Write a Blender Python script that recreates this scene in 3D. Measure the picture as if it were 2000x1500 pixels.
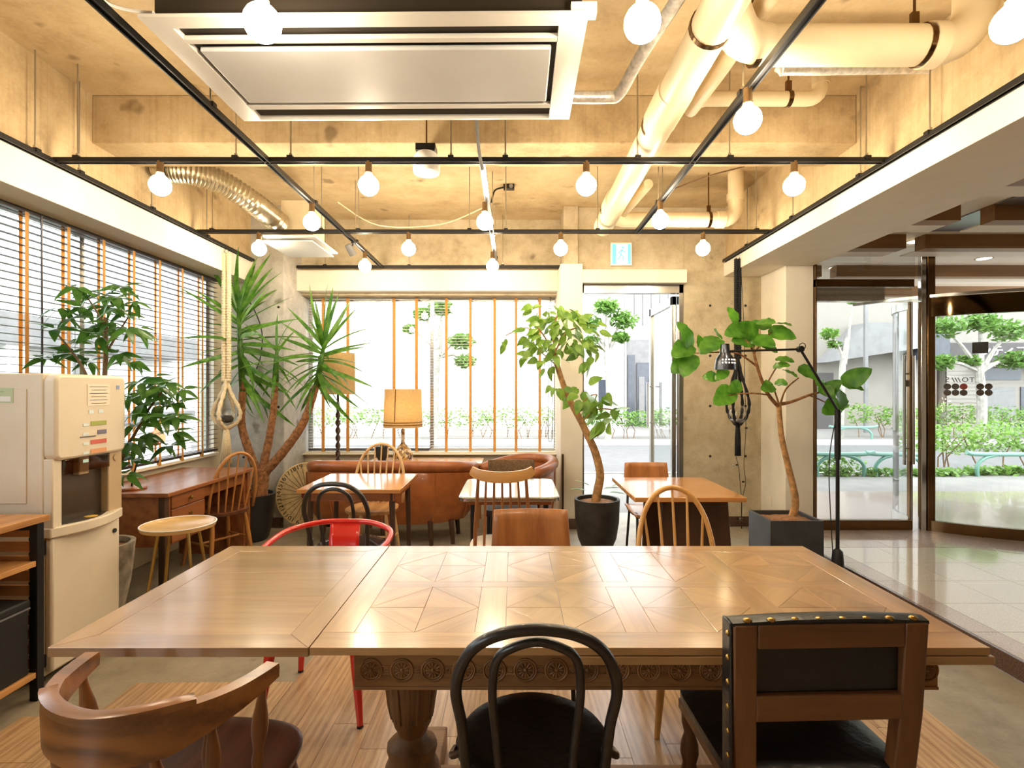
import bpy, math, random
from mathutils import Vector, Matrix, Euler
random.seed(7)
PI = math.pi
for _o in list(bpy.data.objects):
    bpy.data.objects.remove(_o)
SC = bpy.context.scene
COL = SC.collection

# ------------------------------------------------------------------ camera
CAMH, FPX = 1.40, 1050.0
VX, VY = 1003.0, 760.0
_cd = bpy.data.cameras.new('camera')
_cd.sensor_width = 36.0
_cd.lens = FPX / 2000.0 * 36.0
_cd.shift_x = (1000 - VX) / 2000.0
_cd.shift_y = (VY - 750) / 2000.0
_cd.clip_start = 0.02
_cam = bpy.data.objects.new('camera', _cd)
_cam.location = (0, 0, CAMH)
_cam.rotation_euler = (PI / 2, 0, 0)
COL.objects.link(_cam)
SC.camera = _cam

# ------------------------------------------------------------------ sky, sun, exposure
_w = bpy.data.worlds.new('sky'); SC.world = _w; _w.use_nodes = True
_bg = _w.node_tree.nodes['Background']
_bg.inputs['Color'].default_value = (0.90, 0.95, 1.0, 1)
_bg.inputs['Strength'].default_value = 3.6
_sd = bpy.data.lights.new('sun', 'SUN'); _sd.energy = 1.0; _sd.angle = math.radians(8)
_sd.color = (1.0, 0.96, 0.9)
_sun = bpy.data.objects.new('sun', _sd); COL.objects.link(_sun)
_sun.rotation_euler = Vector((-0.35, 0.62, -0.8)).to_track_quat('-Z', 'Y').to_euler()
_sun.location = (4, -6, 12)
SC.cycles.max_bounces = 8
SC.cycles.caustics_reflective = False
SC.cycles.caustics_refractive = False
SC.view_settings.view_transform = 'Standard'
SC.view_settings.look = 'None'
SC.view_settings.gamma = 1.0
SC.view_settings.use_curve_mapping = False
SC.view_settings.exposure = 1.3
BULB_L = 58.0      # radiance of the globe lamps

def P(x, y, d):
    """pixel + distance -> world point"""
    return Vector(((x - VX) * d / FPX, d, CAMH - (y - VY) * d / FPX))

# ------------------------------------------------------------------ mesh helpers
class MB:
    def __init__(s): s.v = []; s.f = []; s.M = None
    def add(s, vs, fs, M=None):
        b = len(s.v)
        for p in vs:
            p = Vector(p)
            if M is not None: p = M @ p
            if s.M is not None: p = s.M @ p
            s.v.append(p)
        s.f += [tuple(i + b for i in f) for f in fs]
        return s
    def box(s, x0, x1, y0, y1, z0, z1, M=None):
        vs = [(x0,y0,z0),(x1,y0,z0),(x1,y1,z0),(x0,y1,z0),(x0,y0,z1),(x1,y0,z1),(x1,y1,z1),(x0,y1,z1)]
        return s.add(vs, [(0,3,2,1),(4,5,6,7),(0,1,5,4),(1,2,6,5),(2,3,7,6),(3,0,4,7)], M)
    def cbox(s, c, sz, M=None):
        return s.box(c[0]-sz[0]/2, c[0]+sz[0]/2, c[1]-sz[1]/2, c[1]+sz[1]/2, c[2]-sz[2]/2, c[2]+sz[2]/2, M)
    def prism(s, poly, z0, z1, M=None):
        n = len(poly)
        a = sum(poly[i][0]*poly[(i+1)%n][1]-poly[(i+1)%n][0]*poly[i][1] for i in range(n))
        if a < 0: poly = poly[::-1]
        vs = [(p[0],p[1],z0) for p in poly] + [(p[0],p[1],z1) for p in poly]
        fs = [tuple(range(n))[::-1], tuple(range(n,2*n))] + [(i,(i+1)%n,(i+1)%n+n,i+n) for i in range(n)]
        return s.add(vs, fs, M)
    def frustum(s, p0, p1, r0, r1, seg=10, M=None, caps=True):
        return s.tube([p0, p1], [r0, r1], seg, M=M, caps=caps)
    def tube(s, pts, r, seg=8, closed=False, caps=True, M=None, flat=None, up=None):
        pts = [Vector(p) for p in pts]; n = len(pts)
        rs = r if isinstance(r, (list, tuple)) else [r]*n
        tans = []
        for i in range(n):
            if closed: t = pts[(i+1)%n]-pts[i-1]
            else: t = pts[min(i+1,n-1)]-pts[max(i-1,0)]
            tans.append(t.normalized() if t.length > 1e-9 else Vector((0,0,1)))
        t0 = tans[0]
        u = Vector(up) if up is not None else (Vector((0,0,1)) if abs(t0.z) < .9 else Vector((1,0,0)))
        u = (u - t0*u.dot(t0)).normalized()
        vs = []; fs = []
        for i in range(n):
            t = tans[i]
            if up is not None:
                w = Vector(up); w = w - t*w.dot(t)
                if w.length > 1e-6: u = w.normalized()
            else:
                u = (u - t*u.dot(t))
                u = u.normalized() if u.length > 1e-6 else t.orthogonal().normalized()
            b = t.cross(u)
            ru = rs[i]; rb = rs[i]
            if flat is not None: ru, rb = flat[0], flat[1]
            if isinstance(rs[i], (list, tuple)): ru, rb = rs[i]
            for k in range(seg):
                a = 2*PI*k/seg
                vs.append(pts[i] + u*(math.cos(a)*ru) + b*(math.sin(a)*rb))
        m = n if closed else n-1
        for i in range(m):
            j = (i+1) % n
            for k in range(seg):
                l = (k+1) % seg
                fs.append((i*seg+k, i*seg+l, j*seg+l, j*seg+k))
        if caps and not closed:
            fs.append(tuple(range(seg))[::-1]); fs.append(tuple(range((n-1)*seg, n*seg)))
        return s.add(vs, fs, M)
    def lathe(s, prof, seg=24, c=(0,0,0), M=None, caps=True, wob=None):
        vs = []; fs = []; n = len(prof)
        for (r, z) in prof:
            for k in range(seg):
                a = 2*PI*k/seg
                rr = r if wob is None else r*wob(a, z)
                vs.append((c[0]+rr*math.cos(a), c[1]+rr*math.sin(a), c[2]+z))
        for i in range(n-1):
            for k in range(seg):
                l = (k+1) % seg
                fs.append((i*seg+k, i*seg+l, (i+1)*seg+l, (i+1)*seg+k))
        if caps:
            if prof[0][0] > 1e-6: fs.append(tuple(range(seg))[::-1])
            if prof[-1][0] > 1e-6: fs.append(tuple(range((n-1)*seg, n*seg)))
        return s.add(vs, fs, M)
    def grid(s, rows, M=None, close=False):
        """rows: list of equal-length lists of points"""
        m = len(rows[0]); vs = [p for r in rows for p in r]; fs = []
        for i in range(len(rows)-1):
            for k in range(m if close else m-1):
                l = (k+1) % m
                fs.append((i*m+k, i*m+l, (i+1)*m+l, (i+1)*m+k))
        return s.add(vs, fs, M)
    def ring_sweep(s, pts, sect, up=(0,0,1), closed=False, caps=True, M=None):
        """sweep a 2-D section (side, up) along a path lying roughly flat"""
        pts = [Vector(p) for p in pts]; n = len(pts); upv = Vector(up); vs = []; fs = []
        for i in range(n):
            t = (pts[(i+1)%n]-pts[i-1]) if closed else (pts[min(i+1,n-1)]-pts[max(i-1,0)])
            t.normalize(); sd = t.cross(upv).normalized(); u2 = sd.cross(t)
            sec = sect(i/(n-1)) if callable(sect) else sect
            for (a, b) in sec: vs.append(pts[i]+sd*a+u2*b)
        m = len(sect(0) if callable(sect) else sect)
        for i in range(n if closed else n-1):
            j = (i+1) % n
            for k in range(m):
                l = (k+1) % m
                fs.append((i*m+k, j*m+k, j*m+l, i*m+l))
        if caps and not closed:
            fs.append(tuple(range(m))); fs.append(tuple(range((n-1)*m, n*m))[::-1])
        return s.add(vs, fs, M)
    def mesh(s, name, mat, smooth=35):
        me = bpy.data.meshes.new(name)
        me.from_pydata([tuple(p) for p in s.v], [], s.f)
        if smooth:
            me.polygons.foreach_set('use_smooth', [True]*len(me.polygons))
            if smooth < 180: me.set_sharp_from_angle(angle=math.radians(smooth))
        if mat is not None: me.materials.append(mat)
        me.update()
        return me
    def obj(s, name, mat, parent=None, smooth=35, bevel=0, loc=None, rot=None, kind=None, label=None):
        o = inst(name, s.mesh(name, mat, smooth), parent, loc, rot)
        if bevel:
            b = o.modifiers.new('bevel', 'BEVEL'); b.width = bevel; b.segments = 2
            b.limit_method = 'ANGLE'; b.angle_limit = math.radians(40); b.harden_normals = False
        if kind: o['kind'] = kind
        if label: o['label'] = label
        return o

def inst(name, me, parent=None, loc=None, rot=None, scale=None):
    o = bpy.data.objects.new(name, me); COL.objects.link(o)
    if parent is not None: o.parent = parent
    if loc is not None: o.location = loc
    if rot is not None:
        if isinstance(rot, Matrix): o.rotation_euler = rot.to_euler()
        else: o.rotation_euler = rot
    if scale is not None: o.scale = scale if hasattr(scale, '__len__') else (scale,)*3
    return o
def tag(o, label, cat, group=None):
    o['label'] = label; o['category'] = cat
    if group: o['group'] = group
    return o
def thing(name, label, cat, loc=(0,0,0), rz=0, group=None):
    o = bpy.data.objects.new(name, None); COL.objects.link(o)
    o.empty_display_size = .05
    o.location = loc; o.rotation_euler = (0,0,rz)
    return tag(o, label, cat, group)
def struct(name, mb, mat, smooth=35, bevel=0):
    return mb.obj(name, mat, None, smooth, bevel, kind='structure')

def cat_rom(pts, n=8, closed=False):
    pts = [Vector(p) for p in pts]; out = []; m = len(pts)
    rng = m if closed else m-1
    for i in range(rng):
        if closed: p0, p1, p2, p3 = pts[i-1], pts[i], pts[(i+1)%m], pts[(i+2)%m]
        else: p0, p1, p2, p3 = pts[max(i-1,0)], pts[i], pts[i+1], pts[min(i+2,m-1)]
        for k in range(n):
            t = k/n
            out.append(.5*((2*p1)+(p2-p0)*t+(2*p0-5*p1+4*p2-p3)*t*t+(3*p1-p0-3*p2+p3)*t**3))
    if not closed: out.append(pts[-1])
    return out
def lerp(a, b, t): return a+(b-a)*t
def interp(tab, t):
    n = len(tab)-1; x = max(0, min(1, t))*n; i = min(int(x), n-1)
    return lerp(tab[i], tab[i+1], x-i)
def text_mesh(s, size, mat, extrude=.0005, spacing=1.0, ax='CENTER', shear=0):
    cu = bpy.data.curves.new('txt', 'FONT'); cu.body = s; cu.size = size; cu.extrude = extrude
    cu.align_x = ax; cu.align_y = 'CENTER'; cu.space_character = spacing; cu.shear = shear
    cu.resolution_u = 3
    o = bpy.data.objects.new('txt', cu); COL.objects.link(o)
    dg = bpy.context.evaluated_depsgraph_get()
    me = bpy.data.meshes.new_from_object(o.evaluated_get(dg))
    bpy.data.objects.remove(o); bpy.data.curves.remove(cu)
    me.materials.clear(); me.materials.append(mat)
    return me
FACE_CAM = Euler((PI/2, 0, 0))      # text standing up, read from -Y

# ------------------------------------------------------------------ materials
def C(r, g, b):
    def f(v):
        v /= 255.0
        return v/12.92 if v <= .04045 else ((v+.055)/1.055)**2.4
    return (f(r), f(g), f(b), 1)
MATS = {}
class NT:
    def __init__(s, name):
        s.m = bpy.data.materials.new(name); s.m.use_nodes = True
        s.t = s.m.node_tree; s.b = s.t.nodes['Principled BSDF']; s.out = s.t.nodes['Material Output']
        MATS[name] = s.m
    def n(s, typ, **kw):
        nd = s.t.nodes.new(typ)
        for k, v in kw.items():
            if k.startswith('i_'): nd.inputs[k[2:].replace('_', ' ')].default_value = v
            else: setattr(nd, k, v)
        return nd
    def l(s, a, b): s.t.links.new(a, b)
    def ramp(s, fac, stops):
        r = s.n('ShaderNodeValToRGB'); e = r.color_ramp.elements
        while len(e) < len(stops): e.new(.5)
        for el, (p, c) in zip(e, stops): el.position = p; el.color = c
        s.l(fac, r.inputs['Fac']); return r.outputs['Color']
    def bump(s, h, strength=.2, dist=.01):
        b = s.n('ShaderNodeBump'); b.inputs['Strength'].default_value = strength; b.inputs['Distance'].default_value = dist
        s.l(h, b.inputs['Height']); s.l(b.outputs['Normal'], s.b.inputs['Normal'])
    def coord(s, scale=(1,1,1), rand=0, loc=(0,0,0), rot=(0,0,0)):
        tc = s.n('ShaderNodeTexCoord'); mp = s.n('ShaderNodeMapping')
        mp.inputs['Scale'].default_value = scale; mp.inputs['Location'].default_value = loc; mp.inputs['Rotation'].default_value = rot
        src = tc.outputs['Object']
        if rand:
            oi = s.n('ShaderNodeObjectInfo'); ml = s.n('ShaderNodeMath', operation='MULTIPLY'); ml.inputs[1].default_value = rand
            s.l(oi.outputs['Random'], ml.inputs[0]); ad = s.n('ShaderNodeVectorMath', operation='ADD')
            s.l(src, ad.inputs[0]); s.l(ml.outputs[0], ad.inputs[1]); src = ad.outputs[0]
        s.l(src, mp.inputs['Vector']); return mp.outputs['Vector']
    def noise(s, vec, scale, detail=4, rough=.55, dist=0):
        nd = s.n('ShaderNodeTexNoise'); nd.inputs['Scale'].default_value = scale; nd.inputs['Detail'].default_value = detail
        nd.inputs['Roughness'].default_value = rough; nd.inputs['Distortion'].default_value = dist
        s.l(vec, nd.inputs['Vector']); return nd.outputs['Fac']
    def mix(s, a, b, fac, mode='MIX'):
        m = s.n('ShaderNodeMix', data_type='RGBA', blend_type=mode)
        m.inputs[0].default_value = fac
        ia, ib = m.inputs[6], m.inputs[7]
        for sock, v in ((ia, a), (ib, b)):
            if isinstance(v, tuple): sock.default_value = v
            else: s.l(v, sock)
        return m.outputs[2]
    def setp(s, **kw):
        names = dict(rough='Roughness', metal='Metallic', coat='Coat Weight', coatr='Coat Roughness', spec='Specular IOR Level',
                     trans='Transmission Weight', ior='IOR', sheen='Sheen Weight', sss='Subsurface Weight', alpha='Alpha', aniso='Anisotropic')
        for k, v in kw.items(): s.b.inputs[names[k]].default_value = v
        return s
    def col(s, c):
        if isinstance(c, tuple): s.b.inputs['Base Color'].default_value = c
        else: s.l(c, s.b.inputs['Base Color'])

def plain(name, c, rough=.5, metal=0, var=.06, vscale=6, bump=0, bscale=60, **kw):
    t = NT(name)
    if var:
        v = t.coord((1,1,1), rand=7)
        f = t.noise(v, vscale, 3)
        d = tuple(x*(1-var*2) for x in c[:3])+(1,); e = tuple(min(1, x*(1+var)) for x in c[:3])+(1,)
        t.col(t.ramp(f, [(.3, d), (.7, e)]))
        if bump: t.bump(t.noise(v, bscale, 3), bump, .004)
    else: t.col(c)
    t.setp(rough=rough, metal=metal, **kw)
    return t.m
def wood(name, dark, light, axis='X', scale=1.0, rough=.4, coat=0, coatr=.15, ring=.5, var=.25, bump=.08):
    """grain runs along the local axis"""
    t = NT(name)
    st = {'X': (.08, 1, 1), 'Y': (1, .08, 1), 'Z': (1, 1, .08)}[axis]
    v = t.coord(tuple(a*scale for a in st), rand=13)
    n1 = t.noise(v, 14, 5, .6, .6)
    n2 = t.noise(v, 90, 3, .6, .2)
    wv = t.n('ShaderNodeTexWave'); wv.wave_type = 'RINGS'; wv.rings_direction = axis
    wv.inputs['Scale'].default_value = 3.0; wv.inputs['Distortion'].default_value = 9; wv.inputs['Detail'].default_value = 3
    wv.inputs['Detail Scale'].default_value = 1.2
    t.l(v, wv.inputs['Vector'])
    a = t.n('ShaderNodeMath', operation='MULTIPLY'); t.l(wv.outputs['Fac'], a.inputs[0]); a.inputs[1].default_value = ring
    b = t.n('ShaderNodeMath', operation='MULTIPLY_ADD'); t.l(n1, b.inputs[0]); b.inputs[1].default_value = 1-ring; t.l(a.outputs[0], b.inputs[2])
    c = t.n('ShaderNodeMath', operation='MULTIPLY_ADD'); t.l(n2, c.inputs[0]); c.inputs[1].default_value = .35; t.l(b.outputs[0], c.inputs[2])
    base = t.ramp(c.outputs[0], [(.32, dark), (.62, tuple(lerp(p, q, .6) for p, q in zip(dark, light))), (.88, light)])
    if var:
        oi = t.n('ShaderNodeObjectInfo')
        r = t.ramp(oi.outputs['Random'], [(0, (1-var, 1-var, 1-var*.9, 1)), (1, (1+var*.5,)*3+(1,))])
        base = t.mix(base, r, 1.0, 'MULTIPLY')
    t.col(base)
    if bump: t.bump(c.outputs[0], bump, .003)
    t.setp(rough=rough, coat=coat, coatr=coatr)
    if coat >= 1: t.b.inputs['Coat IOR'].default_value = 1.8
    return t.m
def concrete(name, c0, c1, c2, scale=1.0, rough=.75, boards=0, bump=.15, coat=0):
    t = NT(name)
    v = t.coord((scale,)*3)
    n1 = t.noise(v, 1.3, 6, .65, .4); n2 = t.noise(v, 9, 5, .6); n3 = t.noise(v, 70, 3, .6)
    a = t.n('ShaderNodeMath', operation='MULTIPLY_ADD'); t.l(n2, a.inputs[0]); a.inputs[1].default_value = .5; 
    m = t.n('ShaderNodeMath', operation='MULTIPLY'); t.l(n1, m.inputs[0]); m.inputs[1].default_value = .6; t.l(m.outputs[0], a.inputs[2])
    b = t.n('ShaderNodeMath', operation='MULTIPLY_ADD'); t.l(n3, b.inputs[0]); b.inputs[1].default_value = .2; t.l(a.outputs[0], b.inputs[2])
    col = t.ramp(b.outputs[0], [(.4, c0), (.62, c1), (.85, c2)])
    if boards:
        sv = t.coord((.25, 1, 30) if boards == 'X' else ((1, .25, 30) if boards == 'Y' else (22, 22, .2)))
        st = t.noise(sv, 2.2, 2, .5)
        lr = t.ramp(st, [(.3, (.90, .89, .87, 1)), (.5, (1, 1, 1, 1))])
        col = t.mix(col, lr, 1.0, 'MULTIPLY')
    sp = t.noise(t.coord((1,1,1), loc=(3.1,1.7,.4)), 5.0, 2, .4)
    col = t.mix(col, t.ramp(sp, [(.24, (.55,.52,.48,1)), (.31, (1,1,1,1))]), 1.0, 'MULTIPLY')
    sp2 = t.noise(t.coord((1,1,1), loc=(7.1,2.7,5.4)), 3.2, 5, .7)
    col = t.mix(col, t.ramp(sp2, [(.62, (1,1,1,1)), (.70, (1.14,1.13,1.10,1))]), 1.0, 'MULTIPLY')
    t.col(col); t.bump(b.outputs[0], bump, .01)
    t.setp(rough=rough, coat=coat, coatr=.2)
    return t.m
def emit(name, c, s):
    t = NT(name); t.b.inputs['Base Color'].default_value = c
    t.b.inputs['Emission Color'].default_value = c; t.b.inputs['Emission Strength'].default_value = s
    return t.m
def clear_glass(name, tint=(1,1,1,1), refl=1.0, rough=0.0, base=.0):
    t = NT(name)
    tr = t.n('ShaderNodeBsdfTransparent'); tr.inputs['Color'].default_value = tint
    gl = t.n('ShaderNodeBsdfGlossy'); gl.inputs['Roughness'].default_value = rough
    lw = t.n('ShaderNodeLayerWeight'); lw.inputs['Blend'].default_value = .5
    pw_ = t.n('ShaderNodeMath', operation='POWER'); pw_.inputs[1].default_value = 5; t.l(lw.outputs['Facing'], pw_.inputs[0])
    ml = t.n('ShaderNodeMath', operation='MULTIPLY_ADD', use_clamp=True); ml.inputs[1].default_value = .95*min(1, refl); ml.inputs[2].default_value = .04*refl+base
    t.l(pw_.outputs[0], ml.inputs[0])
    mx = t.n('ShaderNodeMixShader'); t.l(ml.outputs[0], mx.inputs[0]); t.l(tr.outputs[0], mx.inputs[1]); t.l(gl.outputs[0], mx.inputs[2])
    t.l(mx.outputs[0], t.out.inputs['Surface'])
    return t.m
def leafmat(name, c0, c1, rough=.35, trans=.35):
    t = NT(name)
    v = t.coord((1,1,1), rand=9); f = t.noise(v, 12, 2)
    oi = t.n('ShaderNodeObjectInfo')
    r = t.ramp(oi.outputs['Random'], [(0, (.7,.75,.7,1)), (1, (1.15,1.1,1.0,1))])
    col = t.mix(t.ramp(f, [(.3, c0), (.7, c1)]), r, 1.0, 'MULTIPLY')
    t.col(col); t.setp(rough=rough)
    tl = t.n('ShaderNodeBsdfTranslucent'); t.l(col, tl.inputs['Color'])
    mx = t.n('ShaderNodeMixShader'); mx.inputs[0].default_value = trans
    t.l(t.b.outputs[0], mx.inputs[1]); t.l(tl.outputs[0], mx.inputs[2]); t.l(mx.outputs[0], t.out.inputs['Surface'])
    return t.m

def fabric(name, c, trans=.35, var=.1, vscale=60, rough=.85):
    t = NT(name); v = t.coord((1,1,1)); f = t.noise(v, vscale, 3)
    col = t.ramp(f, [(.3, tuple(x*(1-var*2) for x in c[:3])+(1,)), (.7, c)])
    t.col(col); t.setp(rough=rough)
    tl = t.n('ShaderNodeBsdfTranslucent'); t.l(col, tl.inputs['Color'])
    mx = t.n('ShaderNodeMixShader'); mx.inputs[0].default_value = trans
    t.l(t.b.outputs[0], mx.inputs[1]); t.l(tl.outputs[0], mx.inputs[2]); t.l(mx.outputs[0], t.out.inputs['Surface'])
    return t.m
M_conc   = concrete('concrete_wall', C(150,132,104), C(186,170,140), C(212,200,174), 1.0, .7)
M_ceil   = concrete('concrete_ceiling', C(158,134,98), C(190,166,126), C(208,188,150), .8, .75, boards='X')
M_beam   = concrete('concrete_beam', C(158,134,98), C(190,166,126), C(210,190,152), .8, .75, boards='Z')
M_grey   = concrete('concrete_column', C(140,138,132), C(176,172,164), C(205,200,190), 1.1, .7)
M_slab   = concrete('concrete_floor', C(112,104,90), C(146,136,118), C(166,156,138), .9, .45, bump=.05)
M_white  = plain('white_paint', C(232,224,208), .6, var=.02)
M_cream  = plain('cream_paint', C(226,214,192), .6, var=.03)
M_steel  = plain('stainless_steel', C(190,188,184), .22, 1, var=.03)
M_chrome = plain('chrome', C(215,215,218), .08, 1, var=0)
M_black  = plain('black_metal', C(30,29,30), .38, .3, var=.1)
M_blackm = plain('black_matt', C(26,26,27), .6, var=.1)
M_brass  = plain('brass', C(196,160,92), .3, 1, var=.1)
M_dbrass = plain('brown_steel', C(120,92,62), .2, 1, var=.1)
M_rod    = plain('zinc_rod', C(178,170,152), .4, .8, var=.05)
M_pvc    = plain('pipe_pvc', C(226,208,172), .45, var=.03)
M_foil   = plain('foil', C(226,222,214), .34, .45, var=.15, vscale=40, bump=.6, bscale=60)
M_duct   = plain('duct_foil', C(206,196,172), .28, .85, var=.1, vscale=30, bump=.4, bscale=50)
M_socket = plain('lamp_socket', C(120,92,58), .4, .5)
M_bulb   = emit('bulb_glow', (1.0, .84, .60, 1), BULB_L)
M_acw    = plain('ac_white', C(228,224,216), .4, var=.02)
M_acg    = plain('ac_grille', C(205,205,205), .45, var=.02)
M_dark   = plain('dark_slot', C(44,36,28), .6, var=.05)
M_glass  = clear_glass('window_glass', (.97,.985,.98,1), .8)
M_dglass = clear_glass('door_glass', (.93,.95,.95,1), 1.6, base=.02)
M_terr   = clear_glass('jar_glass', (.95,.97,.97,1), 1.5, base=.04)
M_oak    = wood('oak_warm', C(134,92,50), C(184,140,90), 'X', 1.2, .3, 1.0, .16, ring=.2, var=.16, bump=.03)
M_oakY   = wood('oak_cross', C(134,92,50), C(184,140,90), 'Y', 1.2, .3, 1.0, .16, ring=.2, var=.16, bump=.03)
M_leaf_t = wood('oak_leafboard', C(134,92,54), C(176,134,90), 'X', 1.0, .3, 1.0, .16, ring=.2, var=.12, bump=.03)
M_carve  = wood('oak_carved', C(104,70,38), C(160,116,70), 'X', 1.5, .5, ring=.2, var=.05)
M_carveZ = wood('oak_leg', C(92,66,42), C(140,104,68), 'Z', 1.5, .5, ring=.2, var=.05)
M_plank  = wood('floor_plank', C(138,102,66), C(204,170,128), 'Y', 4.5, .34, .35, .22, ring=.22, var=.14, bump=.05)
M_capt   = wood('captain_wood', C(84,50,24), C(146,94,50), 'X', 1.6, .28, .4, .2, ring=.45, var=0)
M_capz   = wood('captain_wood_z', C(84,50,24), C(140,90,48), 'Z', 1.6, .28, .4, .2, ring=.3, var=.1)
M_capseat= wood('captain_seat', C(70,36,22), C(116,68,44), 'Y', 1.6, .32, .4, .25, ring=.3, var=0)
M_oldoak = wood('old_oak', C(74,46,22), C(118,76,40), 'Z', 1.4, .42, .1, ring=.2, var=.15)
M_oldoakx= wood('old_oak_x', C(74,46,22), C(118,76,40), 'X', 1.4, .42, .1, ring=.2, var=.15)
M_beech  = wood('beech_light', C(184,126,58), C(224,172,98), 'Z', 1.3, .35, .3, ring=.15, var=.1)
M_elm    = wood('elm_seat', C(150,100,54), C(200,152,98), 'Y', 1.3, .4, .2, ring=.3, var=.1)
M_teak   = wood('teak', C(140,84,42), C(190,126,72), 'Z', 1.3, .35, .2, ring=.25, var=.1)
M_teakx  = wood('teak_x', C(120,62,28), C(176,104,54), 'X', 1.3, .3, .4, ring=.25, var=.1)
M_teaky  = wood('teak_y', C(140,84,42), C(186,122,70), 'Y', 1.3, .28, .4, ring=.25, var=.1)
M_mahog  = wood('desk_wood', C(112,64,36), C(160,100,60), 'Y', 1.2, .3, .3, ring=.2, var=.05)
M_cafe   = wood('cafe_top', C(166,104,52), C(206,146,86), 'X', 1.2, .16, .6, .1, ring=.2, var=.05)
M_darkw  = wood('dark_wood', C(44,28,20), C(78,52,36), 'Z', 1.2, .4, ring=.2, var=.1)
M_shelfw = wood('shelf_wood', C(150,98,50), C(204,150,90), 'Y', 1.4, .4, ring=.3, var=.15)
M_slatw  = wood('slat_wood', C(140,94,50), C(196,142,84), 'X', 1.4, .45, ring=.2, var=.25)
M_lobbyw = wood('lobby_beam', C(110,76,40), C(150,110,64), 'X', 1.0, .5, ring=.1, var=.05)
M_leath  = plain('brown_leather', C(158,92,48), .34, var=.14, vscale=9, bump=.25, bscale=90, coat=.15)
M_leathb = plain('black_leather', C(24,23,25), .34, var=.15, vscale=10, bump=.5, bscale=40)
M_red    = plain('red_enamel', C(206,34,24), .22, var=.05, coat=.5)
M_tweed  = plain('tweed', C(110,84,56), .9, var=.3, vscale=90)
M_pot    = plain('charcoal_pot', C(52,49,47), .6, var=.25, vscale=7, bump=.3, bscale=30)
M_potb   = plain('black_pot', C(38,37,38), .4, var=.3, vscale=5)
M_potw   = plain('limewash_pot', C(178,166,146), .8, var=.25, vscale=14, bump=.6, bscale=24)
M_plant_b= plain('slate_planter', C(66,68,72), .5, var=.2, vscale=5)
M_soil   = plain('coir_soil', C(150,104,64), .95, var=.3, vscale=60, bump=.8, bscale=60)
M_bark   = plain('bark', C(176,132,82), .8, var=.25, vscale=25, bump=.5, bscale=60)
M_bark2  = plain('bark_red', C(150,102,62), .85, var=.3, vscale=35, bump=.7, bscale=70)
M_twig   = plain('twig', C(112,84,52), .7, var=.15)
M_lf_y   = leafmat('yucca_leaf', C(54,106,34), C(118,166,64), .35, .45)
M_lf_s   = leafmat('schefflera_leaf', C(44,94,36), C(98,148,64), .3, .4)
M_lf_f   = leafmat('ficus_leaf', C(92,138,44), C(150,186,84))
M_lf_u   = leafmat('umbellata_leaf', C(58,118,32), C(112,168,56), .35, .45)
M_lf_o   = leafmat('street_leaf', C(74,116,42), C(138,176,84), .5, .4)
M_linen  = fabric('linen_shade', C(240,214,166), .6, .12, 90)
M_shade  = fabric('pale_shade', C(236,212,160), .6, .1, 60)
M_trimb  = plain('brown_trim', C(110,70,30), .8, var=0)
M_rope   = plain('cotton_rope', C(232,214,178), .9, var=.1, vscale=80, bump=.5, bscale=200)
M_ropeb  = plain('black_rope', C(22,22,24), .9, var=.1, vscale=80, bump=.5, bscale=200)
M_tape   = fabric('orange_tape', C(238,186,108), .5, .08, 40)
M_slatd  = plain('blind_dark', C(52,44,46), .4, var=.1)
M_slatl  = plain('blind_washed', C(228,224,216), .4, var=.03)  # paler than the left slats: window glare put into the colour
M_granite= plain('brown_granite', C(92,66,54), .2, var=.35, vscale=160, coat=.4)
M_tile   = plain('lobby_tile', C(196,188,176), .07, var=.12, vscale=180, coat=.4, coatr=.05)
M_tilep  = plain('pink_granite', C(176,158,146), .12, var=.2, vscale=160, coat=.3)
M_joint  = plain('tile_joint', C(96,88,80), .7, var=0)
M_pave   = plain('pavement', C(112,109,104), .8, var=.08, vscale=3)
M_road   = plain('asphalt', C(88,87,86), .85, var=.08, vscale=5)
M_curb   = plain('curb_stone', C(170,168,164), .8, var=.08)
M_facade = plain('pale_facade', C(206,204,200), .7, var=.03)
M_bright = plain('white_render', C(240,240,238), .7, var=.02)
M_tilef  = plain('tile_facade', C(128,122,113), .6, var=.05, vscale=30)
M_band   = plain('grey_band', C(70,66,65), .7, var=.05)
M_dwin   = plain('dark_window', C(60,64,72), .15, var=.1)
M_gwall  = plain('grey_wall', C(118,117,116), .7, var=.08)
M_guard  = plain('green_rail', C(96,140,124), .4, var=.05)
M_machine= plain('machine_beige', C(226,214,192), .35, var=.02, coat=.2)
M_machd  = plain('machine_tan', C(196,172,136), .4, var=.04)
M_smoke  = plain('smoked_recess', C(70,60,50), .2, var=.1)
M_paper  = plain('paper_sign', C(226,198,146), .8, var=.1, vscale=20)
M_ink    = plain('ink', C(28,22,18), .8, var=0)
M_inkg   = plain('ink_grey', C(120,114,110), .8, var=0)
M_signw  = plain('sign_white', C(240,240,238), .5, var=0)
M_exit   = emit('exit_white', (.90, 1.0, .95, 1), .75)
M_exitg  = emit('exit_green', (.12, .70, .55, 1), .55)
M_lilac  = plain('hollow_plate', C(150,150,156), .3, .6)
# ================================================================== SETTING
ZC = 3.26                 # ceiling
XL, XR = -2.645, 2.15     # inner faces of the side beams / rails
ZR = CAMH + 1.31          # lamp track height
YB = 5.9                  # upper back wall
YR = 5.5                  # wall with the door
YBK = -4.0                # behind the camera

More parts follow.
